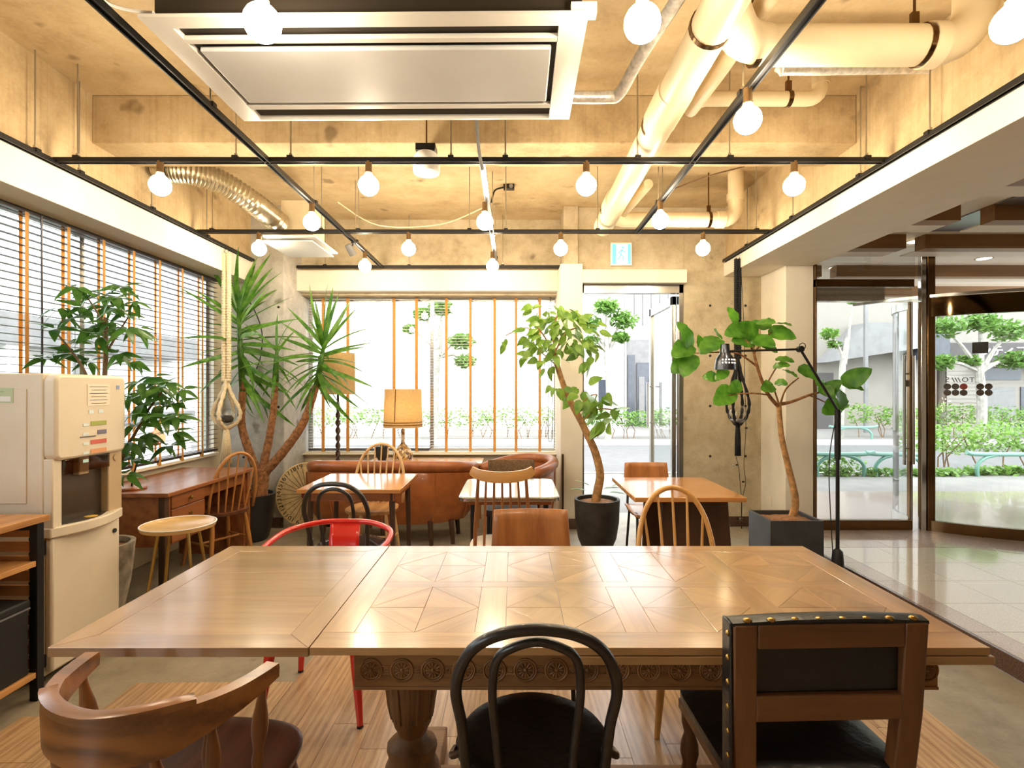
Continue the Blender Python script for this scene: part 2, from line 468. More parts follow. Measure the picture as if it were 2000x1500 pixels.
# ---- floor: concrete with oak planks let in
fl = MB().box(-3.1, 2.43, YBK, 6.1, -.12, -.002)
floor = struct('floor', fl, M_slab)
PW = .150
def in_wood(x, y):
    if x < -2.10 or x > 1.80: return False
    if y < 2.30: return True
    if y < 2.57: return x > -1.80
    return x > -1.04 and y < 4.3
col = -14
_pm = {}
x0 = -2.10
ci = 0
while x0 < 1.79:
    xm = x0+PW/2
    ymax = 4.3 if xm > -1.04 else (2.57 if xm > -1.80 else 2.30)
    y = -1.2 - random.random()*1.2
    while y < ymax-.01:
        L = random.choice((.9, 1.2, 1.2, 1.5)); y1 = min(y+L, ymax)
        if y1-y < .12: y = y1; continue
        key = round(y1-y, 2)
        if key not in _pm:
            h = key/2-.0012; w = PW/2-.0012
            _pm[key] = MB().box(-w, w, -h, h, -.012, 0).mesh('plank', M_plank, 0)
        inst('plank', _pm[key], floor, (xm, y+key/2, .0))
        y = y1
    x0 += PW; ci += 1

# ---- lobby floor one step up, tiles laid on a bed
bed = MB().box(2.45, 7.2, YBK, 4.99, -.12, .094)
lobby = struct('floor_lobby', bed, M_joint)
step = MB().box(2.43, 2.45, YBK, YR, -.002, .098)
edge = struct('trim_step', step, M_granite, bevel=.002)
TS = .385
_tm = MB().box(-TS/2+.0015, TS/2-.0015, -TS/2+.0015, TS/2-.0015, -.004, 0).mesh('tile', M_tile, 0)
_tb = MB().box(-.073, .073, -TS/2+.0015, TS/2-.0015, -.004, 0).mesh('border_tile', M_tilep, 0)
for j in range(0, 12):
    yy = 4.42 - (j+.5)*TS
    if yy < .4: break
    inst('border_tile', _tb, lobby, (2.45+.075, yy, .098))
    for i in range(0, 8):
        inst('tile', _tm, lobby, (2.60+(i+.5)*TS, yy, .098))
# granite ring in front of the revolving door, following its curve
DC = Vector((4.95, 6.15)); DR = 1.62
def ring_pt(r, a): return (DC.x+r*math.cos(a), DC.y+r*math.sin(a))
for k in range(7):
    a0 = math.radians(208+k*16); a1 = math.radians(208+(k+1)*16-.25)
    poly = [ring_pt(DR+.02, lerp(a0, a1, t/4)) for t in range(5)] + [ring_pt(DR+.5, lerp(a1, a0, t/4)) for t in range(5)]
    MB().prism(poly, .0935, .0992).obj('ring_tile', M_tilep, lobby, 0)
for k in range(5):
    MB().box(2.45+k*.33, 2.45+(k+1)*.33-.003, 4.425, 4.985, .0935, .0978).obj('border_tile', M_tilep, lobby, 0)

# ---- ceiling, beams
struct('ceiling', MB().box(-3.1, 2.8, YBK, 6.1, ZC, ZC+.2), M_ceil)
struct('beam_left', MB().box(-3.1, XL-.02, YBK, 5.45, ZR-.02, ZC), M_beam)
struct('beam_right', MB().box(XR+.02, 2.79, YBK, YR, CAMH+1.16, ZC), M_beam)
struct('beam_cross', MB().box(XL-.02, XR+.02, 3.40, 3.76, CAMH+1.555, ZC), M_beam, bevel=.006)
struct('trim_soffit_left', MB().box(-3.0, XL, YBK, 5.45, CAMH+1.075, ZR-.02), M_white, bevel=.003)
struct('trim_soffit_right', MB().box(XR, 2.79, YBK, YR, CAMH+1.15, ZR-.025), M_white, bevel=.003)

# ---- left wall with the long window
wl = MB()
wl.box(-3.1, -2.955, YBK, 5.45, 0, .755)
wl.box(-3.1, -2.97, YBK, 5.45, CAMH+1.10, 3.0)
wl.box(-3.1, -2.955, 5.30, 5.45, .755, CAMH+1.10)
wl.box(-3.1, -2.955, YBK, -2.6, .755, CAMH+1.10)
struct('wall_left', wl, M_cream)
struct('trim_sill_left', MB().box(-3.1, -2.90, -2.6, 5.30, .755, .780), M_white, bevel=.003)
w1 = struct('window_1', MB().box(-3.06, -3.02, -2.6, 5.30, .78, .82).box(-3.06, -3.02, -2.6, 5.30, CAMH+1.06, CAMH+1.10), M_steel)
for yy in (-2.58, -1.0, .6, 2.2, 3.75, 5.28):
    MB().box(-3.06, -3.01, yy-.02, yy+.02, .82, CAMH+1.06).obj('mullion', M_steel, w1, 0)
for a, b in ((-2.56,-1.02),(-.98,.58),(.62,2.18),(2.22,3.73),(3.77,5.26)):
    MB().box(-3.045, -3.039, a, b, .82, CAMH+1.06).obj('pane', M_glass, w1, 0)

# ---- back: concrete column, wall under and over the window
cb = struct('column_back', MB().box(-3.1, -2.33, 5.45, 6.2, 0, ZC), M_grey, bevel=.004)
_hole = MB().lathe([(0, 0), (.0135, 0), (.0135, .004), (0, .004)], 12).mesh('tie_hole', M_dark)
def tie_holes(parent, pts, y):
    for (x, z) in pts: inst('tie_hole', _hole, parent, (x, y+.002, z), (PI/2, 0, 0))
DB = 5.45
tie_holes(cb, [(P(x, y, DB).x, P(x, y, DB).z) for x in (476, 544) for y in (600, 697, 795, 893)], DB)
struct('wall_back_lower', MB().box(-2.33, .52, 6.0, 6.2, 0, .70), M_cream)
struct('trim_sill_back', MB().box(-2.33, .50, 5.93, 6.12, .672, .690), M_white, bevel=.003)
struct('wall_back_upper', MB().box(-2.33, .53, YB, 6.2, CAMH+1.03, ZC), M_conc)
struct('trim_valance', MB().box(P(575,0,5.78).x, .50, 5.78, YB, CAMH+1.058, ZR-.03), M_white, bevel=.003)
w2 = struct('window_2', MB().box(-2.33, .50, 6.13, 6.17, .69, .73).box(-2.33, .50, 6.13, 6.17, CAMH+1.00, CAMH+1.03)
            .box(-2.33, -2.29, 6.13, 6.17, .73, CAMH+1.0).box(.46, .50, 6.13, 6.17, .73, CAMH+1.0), M_steel)
MB().box(-.95, -.91, 6.12, 6.17, .73, CAMH+1.0).obj('mullion', M_steel, w2, 0)
MB().box(-2.29, -.95, 6.147, 6.153, .73, CAMH+1.0).obj('pane', M_glass, w2, 0)
MB().box(-.91, .46, 6.147, 6.153, .73, CAMH+1.0).obj('pane', M_glass, w2, 0)
struct('column_post', MB().box(P(1095,0,5.4).x, P(1138,0,5.4).x, 5.4, 6.17, 0, CAMH+1.26), M_white, bevel=.003)
pil = P(1101,0,5.47).x, P(1125,0,5.47).x
struct('column_pilaster', MB().box(pil[0], pil[1]+.02, 5.46, 6.0, CAMH+1.26, ZC), M_conc, bevel=.003)
DX0, DX1 = .695, 1.745
wr = MB()
wr.box(DX0-.05, DX1, YR, YR+.25, CAMH+1.085, ZC)
wr.box(DX1, 2.79, YR, YR+.25, 0, ZC)
wrt = struct('wall_back_right', wr, M_conc, bevel=.003)
tie_holes(wrt, [(P(x, y, YR).x, P(x, y, YR).z) for x in (1387, 1456) for y in (597, 695, 793, 891)], YR)
struct('trim_door_head', MB().box(DX0, P(1342,0,5.4).x, 5.40, YR, P(0,552,5.4).z, P(0,526,5.4).z), M_white, bevel=.003)
bb = MB().box(DX1+.03, 2.53, YR-.018, YR, 0, .10).box(.49, .70, 5.382, 5.40, 0, .10).box(-2.95, -2.33, 5.432, 5.45, 0, .10)
struct('baseboard_back', bb, M_granite, bevel=.002)
# white pillar carrying the beam
struct('column_pillar', MB().box(2.53, 2.79, 5.0, YR, 0, CAMH+1.15), M_white, bevel=.004)
pl = MB().cbox((2.526, 5.30, .30), (.008, .07, .115)).obj('outlet_plate', M_white, bpy.data.objects['column_pillar'], bevel=.002)
# grey protective strips on the post
MB().box(P(1097,0,5.39).x, P(1101,0,5.39).x, 5.385, 5.40, .12, P(0,887,5.39).z).obj('edge_strip', M_darkw, bpy.data.objects['column_post'], 0)

# ---- the glass door, its leaf swung out
d1 = struct('door_1', MB().box(DX1-.045, DX1, YR+.02, YR+.10, 0, CAMH+1.085).box(DX0, DX0+.03, YR+.02, YR+.10, 0, CAMH+1.085)
            .box(DX0, DX1, YR+.02, YR+.10, CAMH+.985, CAMH+1.085), M_steel, bevel=.002)
lf = MB(); ly0, ly1 = YR+.12, YR+1.06
lf.box(1.655, 1.70, ly0, ly0+.06, .02, CAMH+.97).box(1.655, 1.70, ly1-.07, ly1, .02, CAMH+.97)
lf.box(1.655, 1.70, ly0, ly1, .02, .12).box(1.655, 1.70, ly0, ly1, CAMH+.88, CAMH+.97)
lfo = lf.obj('door_leaf', M_steel, d1, bevel=.002)
MB().box(1.674, 1.682, ly0+.06, ly1-.07, .12, CAMH+.88).obj('pane', M_dglass, lfo, 0)
MB().tube([(1.60, ly1-.16, .95), (1.60, ly1-.16, 1.48)], .016, 10).tube([(1.60, ly1-.16, 1.0), (1.66, ly1-.16, 1.0)], .008, 8).tube([(1.60, ly1-.16, 1.43), (1.66, ly1-.16, 1.43)], .008, 8).obj('pull_handle', M_steel, lfo)

# ---- room behind the camera, lobby shell
struct('wall_rear', MB().box(-3.1, 7.3, YBK-.15, YBK, 0, ZC), M_cream)
struct('wall_lobby', MB().box(7.2, 7.35, YBK, 5.05, 0, ZC), M_cream)
lc = struct('ceiling_lobby', MB().box(2.79, 7.3, YBK, 8.2, CAMH+1.32, CAMH+1.5), M_white)
ZB0, ZB1 = CAMH+1.20, CAMH+1.32
for (xa, xb, yy) in ((2.79, 3.18, 3.82), (3.42, 7.1, 3.82), (2.79, P(1770,0,4.58).x, 4.58), (P(1807,0,4.58).x, 7.1, 4.58), (2.79, P(1605,0,5.73).x, 5.73),
                     (P(1634,0,5.73).x, 7.1, 5.73), (2.79, 3.18, 3.06), (3.42, 7.1, 3.06), (2.79, 7.1, 2.3), (2.79, 7.1, 6.9)):
    MB().box(xa, xb, yy, yy+.12, ZB0, ZB1).obj('ceiling_batten', M_lobbyw, lc, 0)
    MB().box(xa, xb, yy+.12, yy+.30, ZB0+.003, ZB0+.012).obj('batten_panel', M_white, lc, 0)
# vent grille in the lobby ceiling
vg = [P(1807,451,1), P(1867,451,1), P(2060,392,1), P(2060,361,1)]
def on_z(px, py, z): d = (z-CAMH)*FPX/(VY-py); return P(px, py, d)
zv = CAMH+1.315
a, b, c_, d_ = [on_z(x, y, zv) for x, y in ((1807,451),(1867,451),(2090,383),(2090,345))]
vent = MB(); vent.box(min(a.x,c_.x), b.x+.05, c_.y-.6, a.y, zv-.004, zv)
gv = vent.obj('ceiling_vent', M_lilac, None); tag(gv, 'grey perforated vent panel in the lobby ceiling', 'vent')
def downlight(x, y, z, label):
    t = thing('downlight', label, 'ceiling light', (x, y, z), 0, 'lobby downlights')
    MB().lathe([(.062,.0),(.075,-.004),(.075,.0),(.062,.003)], 24, caps=False).obj('trim_ring', M_chrome, t)
    MB().lathe([(0,-.001),(.062,-.001)], 24, caps=False).obj('lens', M_dl, t)
M_dl = emit('downlight_glow', (1, .82, .55, 1), 4.0)
downlight(on_z(1788, 472, CAMH+1.318).x, on_z(1788, 472, CAMH+1.318).y, CAMH+1.318, 'round downlight between the two wooden battens of the lobby ceiling')
downlight(on_z(1632, 523, CAMH+1.318).x, on_z(1632, 523, CAMH+1.318).y, CAMH+1.318, 'round downlight in the ceiling near the white pillar')
downlight(on_z(1922, 505, CAMH+1.318).x, on_z(1922, 505, CAMH+1.318).y, CAMH+1.318, 'round downlight above the revolving door')

# ---- lobby glass front
YG = 4.96
gw = struct('window_3', MB().box(2.79, 3.68, YG, YG+.06, .094, .19).box(2.79, 3.70, YG, YG+.06, P(0,560,YG).z, P(0,545,YG).z)
            .box(2.79, 2.80, YG, YG+.05, .19, CAMH+1.32), M_dbrass, bevel=.002)
MB().box(2.80, 3.69, YG+.02, YG+.03, .19, P(0,560,YG).z).obj('pane', M_dglass, gw, 0)
MB().box(2.80, 3.72, YG+.02, YG+.03, P(0,545,YG).z, CAMH+1.32).obj('pane', M_dglass, gw, 0)
MB().box(2.79, 3.66, 5.30, 5.36, CAMH+.87, CAMH+1.0).obj('awning_rail', M_tilep, gw, 0)

# ---- revolving door drum
rd = thing('revolving_door', 'curved glass revolving door with dark bronze posts at lobby entrance', 'door', (DC.x, DC.y, .094))
def arc(r, a0, a1, n=16): return [(r*math.cos(math.radians(lerp(a0,a1,i/n))), r*math.sin(math.radians(lerp(a0,a1,i/n))), 0) for i in range(n+1)]
apost = math.degrees(math.atan2(YG+.0-DC.y, P(1815,0,YG).x-DC.x)) % 360
DRR = (Vector((P(1815,0,YG).x, YG))-DC).length
AE = 300
zf0, zf1 = P(0,619,YG).z-.094, P(0,585,YG).z-.094
def band(r, a0, a1, z0, z1, th=.02, n=24):
    m = MB()
    pts = arc(r, a0, a1, n)
    m.ring_sweep(pts, [(-th/2,z0),(th/2,z0),(th/2,z1),(-th/2,z1)])
    return m
M_fasc = plain('bronze_mirror', C(92,72,48), .06, 1, var=.05)
band(DRR, apost, AE, zf0, zf0+.17, .05).obj('fascia', M_fasc, rd)
band(DRR+.02, apost-22, AE, zf0+.175, zf0+.20, .03).obj('fascia_rim', M_steel, rd)
band(DRR, apost, AE, 0, .10, .05).obj('kick_plate', M_dbrass, rd)
band(DRR, apost+1.5, AE, .10, zf0, .012).obj('curved_pane', M_dglass, rd, 180)
px, py = DRR*math.cos(math.radians(apost)), DRR*math.sin(math.radians(apost))
MB().box(px-.035, px+.035, py-.03, py+.03, 0, CAMH+1.2).obj('post', M_dbrass, rd, bevel=.004)
MB().box(px-.085, px-.04, py-.02, py+.03, 0, CAMH+1.2).obj('post', M_chrome, rd, bevel=.004)
# short curved leaf standing open beside the post
cl = cat_rom([(3.70,5.02,0),(3.72,5.2,0),(3.80,5.38,0),(3.95,5.55,0)], 5)
clp = [Vector((p.x-DC.x, p.y-DC.y, 0)) for p in cl]
lfm = MB().ring_sweep(clp, [(-.005,.12),(.005,.12),(.005,2.05),(-.005,2.05)])
wing = lfm.obj('curved_leaf', M_dglass, rd)
MB().ring_sweep(clp, [(-.018,0),(.018,0),(.018,.12),(-.018,.12)]).ring_sweep(clp, [(-.018,2.05),(.018,2.05),(.018,2.12),(-.018,2.12)]).obj('leaf_rail', M_steel, rd)
for q in (clp[0], clp[-1]):
    MB().cbox((q.x, q.y, 1.06), (.03, .04, 2.12)).obj('leaf_stile', M_dbrass, rd, bevel=.003)
for q, off in ((clp[1], -.05), (clp[2], .06)):
    MB().tube([(q.x+off, q.y-.02, .60), (q.x+off, q.y-.02, 1.62)], .014, 10).tube([(q.x+off, q.y-.02, .75), (q.x, q.y, .75)], .008).tube([(q.x+off, q.y-.02, 1.45), (q.x, q.y, 1.45)], .008).obj('pull_bar', M_steel, wing)
MB().cbox((clp[1].x-.02, clp[1].y-.01, 1.36), (.06, .02, .06)).obj('plate', M_dbrass, wing)
# lettering on the far curved glass, read from the street
def on_drum(px_, py_):
    return P(px_, py_, YG-.10)
yt = -1.30
def drum_xy(px_):
    # point on the drum along the pixel direction
    k = (px_-VX)/FPX
    best = None
    for i in range(400):
        a = math.radians(apost + (AE-apost)*i/400)
        x, y = DC.x+DRR*math.cos(a), DC.y+DRR*math.sin(a)
        e = abs(x/y-k)
        if best is None or e < best[0]: best = (e, a, x, y)
    return best
def drum_item(me, px_, py_, name, r=1.0):
    e, a, x, y = drum_xy(px_)
    z = P(px_, py_, y).z-.094
    rr = DRR-.012
    o = inst(name, me, rd, (rr*math.cos(a), rr*math.sin(a), z), Euler((PI/2, 0, a-PI/2)))
    return o
drum_item(text_mesh('S', .062, M_ink, .0008), 1851, 742, 'letter')
_sl = MB().prism([(-.012,-.021),(-.005,-.021),(.012,.021),(.005,.021)], -.0005, .0005).mesh('stroke', M_ink, 0)
for xx in (1862, 1868, 1874): drum_item(_sl, xx, 742, 'stroke')
drum_item(text_mesh('O', .060, M_ink, .0008), 1885, 742, 'letter')
drum_item(text_mesh('T', .060, M_ink, .0008), 1899, 742, 'letter')
M_dot = plain('dot_brown', C(70,52,48), .6, var=0); M_dotr = plain('dot_red', C(170,46,40), .6, var=0)
_dt = MB().lathe([(0,-.0005),(.0275,-.0005),(.0275,.0005),(0,.0005)], 20).mesh('dot', M_dot, 0)
_dr = MB().lathe([(0,-.0005),(.0275,-.0005),(.0275,.0005),(0,.0005)], 20).mesh('dot', M_dotr, 0)
for i, xx in enumerate((1850, 1867, 1883, 1915, 1932)):
    drum_item(_dr if i == 2 else _dt, xx, 755, 'dot')
    drum_item(_dt, xx, 767, 'dot')
drum_item(MB().cbox((0,0,0), (.11,.10,.002)).mesh('notice', M_ink, 0), 1915, 679, 'notice')
# ================================================================== OUTSIDE
struct('ground_street', MB().box(-30, 40, 4.99, 9.1, -.4, -.02).box(-30, -3.1, -20, 4.99, -.4, -.02), M_pave)
struct('road', MB().box(-30, 40, 9.1, 14.6, -.4, -.12), M_road)
struct('ground_far', MB().box(-30, 40, 14.75, 60, -.4, -.02), M_pave)
struct('curb', MB().box(-30, 40, 14.6, 14.75, -.4, .02).box(-30, 40, 8.98, 9.1, -.4, .0), M_curb)
struct('porch', MB().box(2.45, 8, 5.0, 7.0, -.2, .07), M_tilep)

def leaf_cloud(mb, c, rx, ry, rz, n, s, shell=.55):
    for _ in range(n):
        v = Vector((random.gauss(0,1), random.gauss(0,1), random.gauss(0,1))).normalized()*(shell+(1-shell)*random.random())
        p = Vector((c[0]+v.x*rx, c[1]+v.y*ry, c[2]+v.z*rz))
        R = Euler((random.uniform(-1,1), random.uniform(-1,1), random.uniform(0,6.3))).to_matrix()
        a = s*random.uniform(.7,1.3)
        q = [R @ Vector(w) for w in ((-a*.25,0,0),(0,-a*.5,0),(a*.25,0,0),(0,a*.5,0))]
        mb.add([p+w for w in q], [(0,1,2,3)])
def hedge(x0, x1, y0, y1, z0, z1, n, label, s=.10):
    t = thing('hedge', label, 'hedge', ((x0+x1)/2, (y0+y1)/2, 0))
    m = MB(); cx, cy = (x0+x1)/2, (y0+y1)/2
    k = max(1, int((x1-x0)/.5))
    for i in range(k):
        xx = lerp(x0, x1, (i+.5)/k)-cx
        leaf_cloud(m, (xx, 0, (z0+z1)/2+random.uniform(-.06,.06)), (x1-x0)/k*.75, (y1-y0)/2, (z1-z0)/2*random.uniform(.9,1.1), n//k, s)
    m.obj('foliage', M_lf_o, t, 0, kind='stuff')
    b = MB()
    for i in range(k*2):
        xx = random.uniform(x0, x1)-cx
        b.tube([(xx,0,-.02),(xx+random.uniform(-.1,.1),.05,z0*.7),(xx+random.uniform(-.3,.3),random.uniform(-.1,.1),(z0+z1)/2)], [.014,.012,.008], 5)
    b.obj('stems', M_twig, t, kind='stuff')
def street_tree(x, y, h, label, pts, lean=0, n=380, r=.10):
    t = thing('street_tree', label, 'tree', (x, y, -.02))
    tr = MB(); tr.tube(cat_rom([(0,0,0),(.04,0,h*.4),(-.03+lean*.6,0,h*.75),(lean,0,h)], 4), [lerp(r, r*.7, i/12) for i in range(13)], 10)
    for (dx, dy, dz, s) in pts:
        tr.tube(cat_rom([(lean*.8,0,h*.72),(dx*.5+lean*.5,dy*.5,lerp(h*.8,dz,.5)),(dx,dy,dz)], 3), [r*.45]*3+[r*.35]*3+[r*.2], 6)
    tr.obj('trunk', M_strunk, t)
    f = MB()
    for (dx, dy, dz, s) in pts: leaf_cloud(f, (dx, dy, dz), s, s, s*.6, n, .16, .3)
    f.obj('foliage', M_lf_o, t, 0, kind='stuff')
M_strunk = plain('street_bark', C(150,146,136), .85, var=.2, vscale=8)
_p = P(1190, 800, 14.9)
street_tree(P(1187,0,14.9).x, 14.9, 3.3, 'pollarded street tree seen through the open door', [(-.55,.1,3.25,.42),(.45,.1,3.35,.45),(-.05,0,3.7,.4),(.35,-.1,2.85,.25),(-.5,0,2.75,.25)])
street_tree(P(848,0,14.9).x, 14.9, 3.2, 'pollarded street tree behind the wide blind window', [(.75,.0,2.75,.38),(.85,.1,2.2,.32),(-.3,0,3.5,.3),(.2,0,3.7,.4),(-.7,.1,3.1,.2)], .2)
street_tree(P(1640,0,15.2).x, 15.2, 2.9, 'forked street tree with few leaves beside the white pillar', [(-.3,0,3.0,.3),(.35,0,3.9,.12),(-.1,.1,2.7,.2)], .2, 120)
street_tree(P(1915,0,14.6).x, 14.6, 2.6, 'tall street tree with spreading branches behind the revolving door', [(-1.0,0,3.1,.5),(.0,0,3.25,.5),(.9,.1,3.0,.55),(-1.1,0,2.15,.38),(.9,0,2.2,.42),(-.2,.1,2.2,.3)], 0, 420, .13)
hedge(1.9, 5.0, 15.2, 16.0, .28, .86, 1700, 'low hedge across the street, seen through the open door')
hedge(-6.5, 1.7, 15.2, 16.0, .28, .9, 2600, 'long low hedge across the street behind the wide blind window')
hedge(9.9, 18, 15.4, 16.2, .3, .95, 3000, 'long clipped hedge across the street behind the revolving door')
hedge(7.15, 9.6, 9.4, 10.2, .22, .86, 2000, 'bright green bush on the near pavement by the revolving door', .08)
hedge(4.75, 5.6, 8.7, 9.0, .02, .42, 300, 'small bright green shrub beside the white pillar outside', .09)

def guard(x0, x1, y, label):
    t = thing('guard_rail', label, 'railing', ((x0+x1)/2, y, -.02), 0, 'green pipe guard rails along the street')
    w = (x1-x0)/2; h = .36
    MB().tube(cat_rom([(-w-.12,0,h+.03),(-w+.1,0,h),(w-.1,0,h),(w+.12,0,h+.03)], 4), .035, 8).obj('top_rail', M_guard, t)
    for s in (-1, 1):
        MB().tube(cat_rom([(s*(w-.05),0,0),(s*(w-.05),0,.18),(s*(w-.18),0,h-.06),(s*(w-.42),0,h)], 5), .03, 8).obj('leg', M_guard, t)
guard(4.9, 5.75, 8.75, 'green pipe guard rail nearest the white pillar')
guard(5.85, 6.7, 8.75, 'green pipe guard rail behind the curved glass leaf')
guard(7.5, 8.8, 8.75, 'green pipe guard rail in front of the bright green bush')
guard(8.9, 10.0, 14.95, 'green pipe guard rail across the street before the hedge')
g = MB()
for i in range(4): leaf_cloud(g, (5.3+i*.6, 8.8, .03), .35, .15, .10, 160, .10, .2)
for i in range(5): leaf_cloud(g, (7.7+i*.55, 8.9, .03), .35, .15, .12, 160, .12, .2)
go = g.obj('weeds', M_lf_o, None, 0); go['kind'] = 'stuff'; tag(go, 'low green weeds in the planting strip under the guard rails', 'grass')

# ---- buildings across the street
def bld(name, label, x0, x1, y0, h, mat, dep=6):
    t = thing(name, label, 'building', ((x0+x1)/2, y0, -.02))
    MB().box(-(x1-x0)/2, (x1-x0)/2, 0, dep, 0, h).obj('wall', mat, t, 0)
    return t
b1 = bld('white_building', 'pale white building filling the view behind the wide blind window', -16, 3.9, 19, 9, M_facade)
def panel(t, cx, x0, x1, z0, z1, mat, name, out=.04, dep=.06):
    MB().box(x0-cx, x1-cx, -out, dep-out, z0, z1).obj(name, mat, t, 0)
cx = (-16+3.9)/2
panel(b1, cx, 3.0, 3.45, .9, 1.75, M_dwin, 'window'); panel(b1, cx, 2.2, 2.6, .4, 1.4, M_gwall, 'notice_board')
b2 = bld('entrance_building', 'white building with a recessed dark entrance porch opposite the open door', 4.35, 9.3, 21, 10, M_facade)
cx = (4.35+9.3)/2
panel(b2, cx, 4.42, 6.3, 0, 3.35, M_gwall, 'porch_recess')
panel(b2, cx, 4.45, 4.72, .0, 2.75, M_dwin, 'porch_wall', .1); panel(b2, cx, 4.8, 6.2, 0, 2.45, M_dwin, 'entrance_door', .12)
for i in range(3): panel(b2, cx, 4.86+i*.4, 5.08+i*.4, .15, 1.9, M_gwall, 'door_panel', .16)
for i in range(6): panel(b2, cx, 4.7+i*.33, 4.73+i*.33, 3.9, 6.2, M_gwall, 'fin', .1, .1)
# angular stair block with slanted underside
b3 = thing('stair_building', 'grey white building with slanted stair block and dark window', 'building', (13.0, 19, -.02))
MB().box(-3.2, 2.2, .3, 6, 0, 8).obj('wall', M_tilef, b3, 0)
MB().add([(-2.2,-.6,2.35),(1.4,-.6,2.9),(1.4,-.6,3.7),(-.9,-.6,3.7),(-2.2,.3,2.35),(1.4,.3,2.9),(1.4,.3,3.7),(-.9,.3,3.7)],
         [(0,1,2,3),(4,7,6,5),(0,4,5,1),(1,5,6,2),(2,6,7,3),(3,7,4,0)]).obj('stair_soffit', M_gwall, b3, 0)
MB().box(.9, 1.9, -.65, .3, 2.45, 3.7).obj('window', M_dwin, b3, 0)
MB().box(-1.55, -1.45, -1.5, -1.4, 0, 7).obj('pole', M_gwall, b3, 0)
MB().box(-3.1, -2.2, .2, .3, 0, 1.5).obj('storage_door', M_gwall, b3, 0)
MB().box(-2.2, -1.6, .15, .3, 0, 2.0).obj('lattice', M_band, b3, 0)
for i in range(8): MB().box(-5.4, -3.4, .2, .28, 3.5+i*.16, 3.58+i*.16).obj('louvre', M_gwall, b3, 0)
b4 = bld('tiled_building', 'cream tiled building with grey sign band behind the revolving door', 15.3, 27, 19, 9, M_tilef)
cx = (15.3+27)/2
panel(b4, cx, 15.3, 27, 2.42, 3.05, M_band, 'sign_band', .12)
panel(b4, cx, 16.1, 19.4, 2.2, 2.32, M_tilef, 'canopy', .5, .5)
panel(b4, cx, 16.4, 17.9, 1.75, 2.15, M_dwin, 'window'); panel(b4, cx, 18.1, 19.0, 1.6, 2.15, M_dwin, 'window')
panel(b4, cx, 16.5, 17.7, 0, 1.5, M_gwall, 'door'); panel(b4, cx, 17.9, 18.9, 0, 1.5, M_dwin, 'door')
panel(b4, cx, 20.4, 21.0, 1.2, 2.2, M_dwin, 'window'); panel(b4, cx, 20.0, 21.2, .6, 1.1, M_gwall, 'window')
# brick-size tiles near the door as courses
for i in range(15): panel(b4, cx, 15.3, 16.4, .1+i*.14, .215+i*.14, M_tilef, 'tile_course', .015)
sg = inst('sign_lettering', text_mesh('ンティコンク', .42, M_signw, .02), b4, (17.6-cx, -.14, 2.73), FACE_CAM)
# ---- neighbour seen through the left blind
b5 = thing('neighbour_building', 'pale neighbouring building with grey beams behind the left blind', 'building', (-7.2, 3, -.02))
MB().box(-4, 0, -12, 9, 0, .9).box(-4, -.4, -12, 9, .9, 3.2).obj('wall', M_bright, b5, 0)
MB().box(-.3, .15, -12, 9, 2.05, 2.5).obj('beam', M_gwall, b5, 0)
MB().box(-.3, .10, -12, 9, .75, .95).obj('parapet', M_gwall, b5, 0)
for yy in (-2.3, 1.0, 4.5): MB().box(-.3, .12, yy, yy+.35, .9, 3.2).obj('column', M_bright, b5, 0)
for yy in (-5, -1.2, 2.2): MB().box(-.42, -.38, yy, yy+1.6, .95, 2.05).obj('window', M_dwin, b5, 0)
hedge(-5.6, -4.6, 1.0, 6.5, .2, 1.7, 1500, 'leafy green shrub outside the left window', .14)
# ================================================================== BLINDS
_clip = MB().box(-.007, .007, -.012, .012, -.012, .012)
def blind(label, axis, c, a0, a1, z0, z1, pitch, width, tapes, slat_mat, tw=.024, tilt=0, tape_back=True):
    """axis 'Y': hangs along Y at x=c (left window); axis 'X': along X at y=c"""
    mid = (a0+a1)/2; L = a1-a0
    t = thing('venetian_blind', label, 'blind', (c, mid, z0) if axis == 'Y' else (mid, c, z0), 0 if axis == 'X' else PI/2)
    # local: length along x, room side is -y for axis X ; for axis Y rotated so local -y points to +X
    h = z1-z0
    MB().box(-L/2, L/2, -width/2, width/2, h-.035, h).obj('head_rail', M_slatd, t, 0)
    MB().box(-L/2, L/2, -width/2, width/2, 0, .018).obj('bottom_rail', M_slatd, t, 0)
    m = MB().box(-L/2, L/2, -width/2, width/2, -.0012, .0012, Matrix.Rotation(tilt, 4, 'X')).mesh('slat', slat_mat, 0)
    z = .03
    while z < h-.05:
        inst('slat', m, t, (0, 0, z)); z += pitch
    tm = MB().box(-tw/2, tw/2, -.0006, .0006, 0, h-.03).mesh('tape', M_tape, 0)
    kn = MB().cbox((0,0,0), (tw*1.1, width*.6, .03)).mesh('tape_end', M_tape, 0)
    for a in tapes:
        x = (a-mid)
        inst('tape', tm, t, (x, -width/2-.001, 0))
        if tape_back: inst('tape', tm, t, (x, width/2+.001, 0))
        inst('tape_end', kn, t, (x, -width*.3, -.012))
    return t
XBL = -2.915
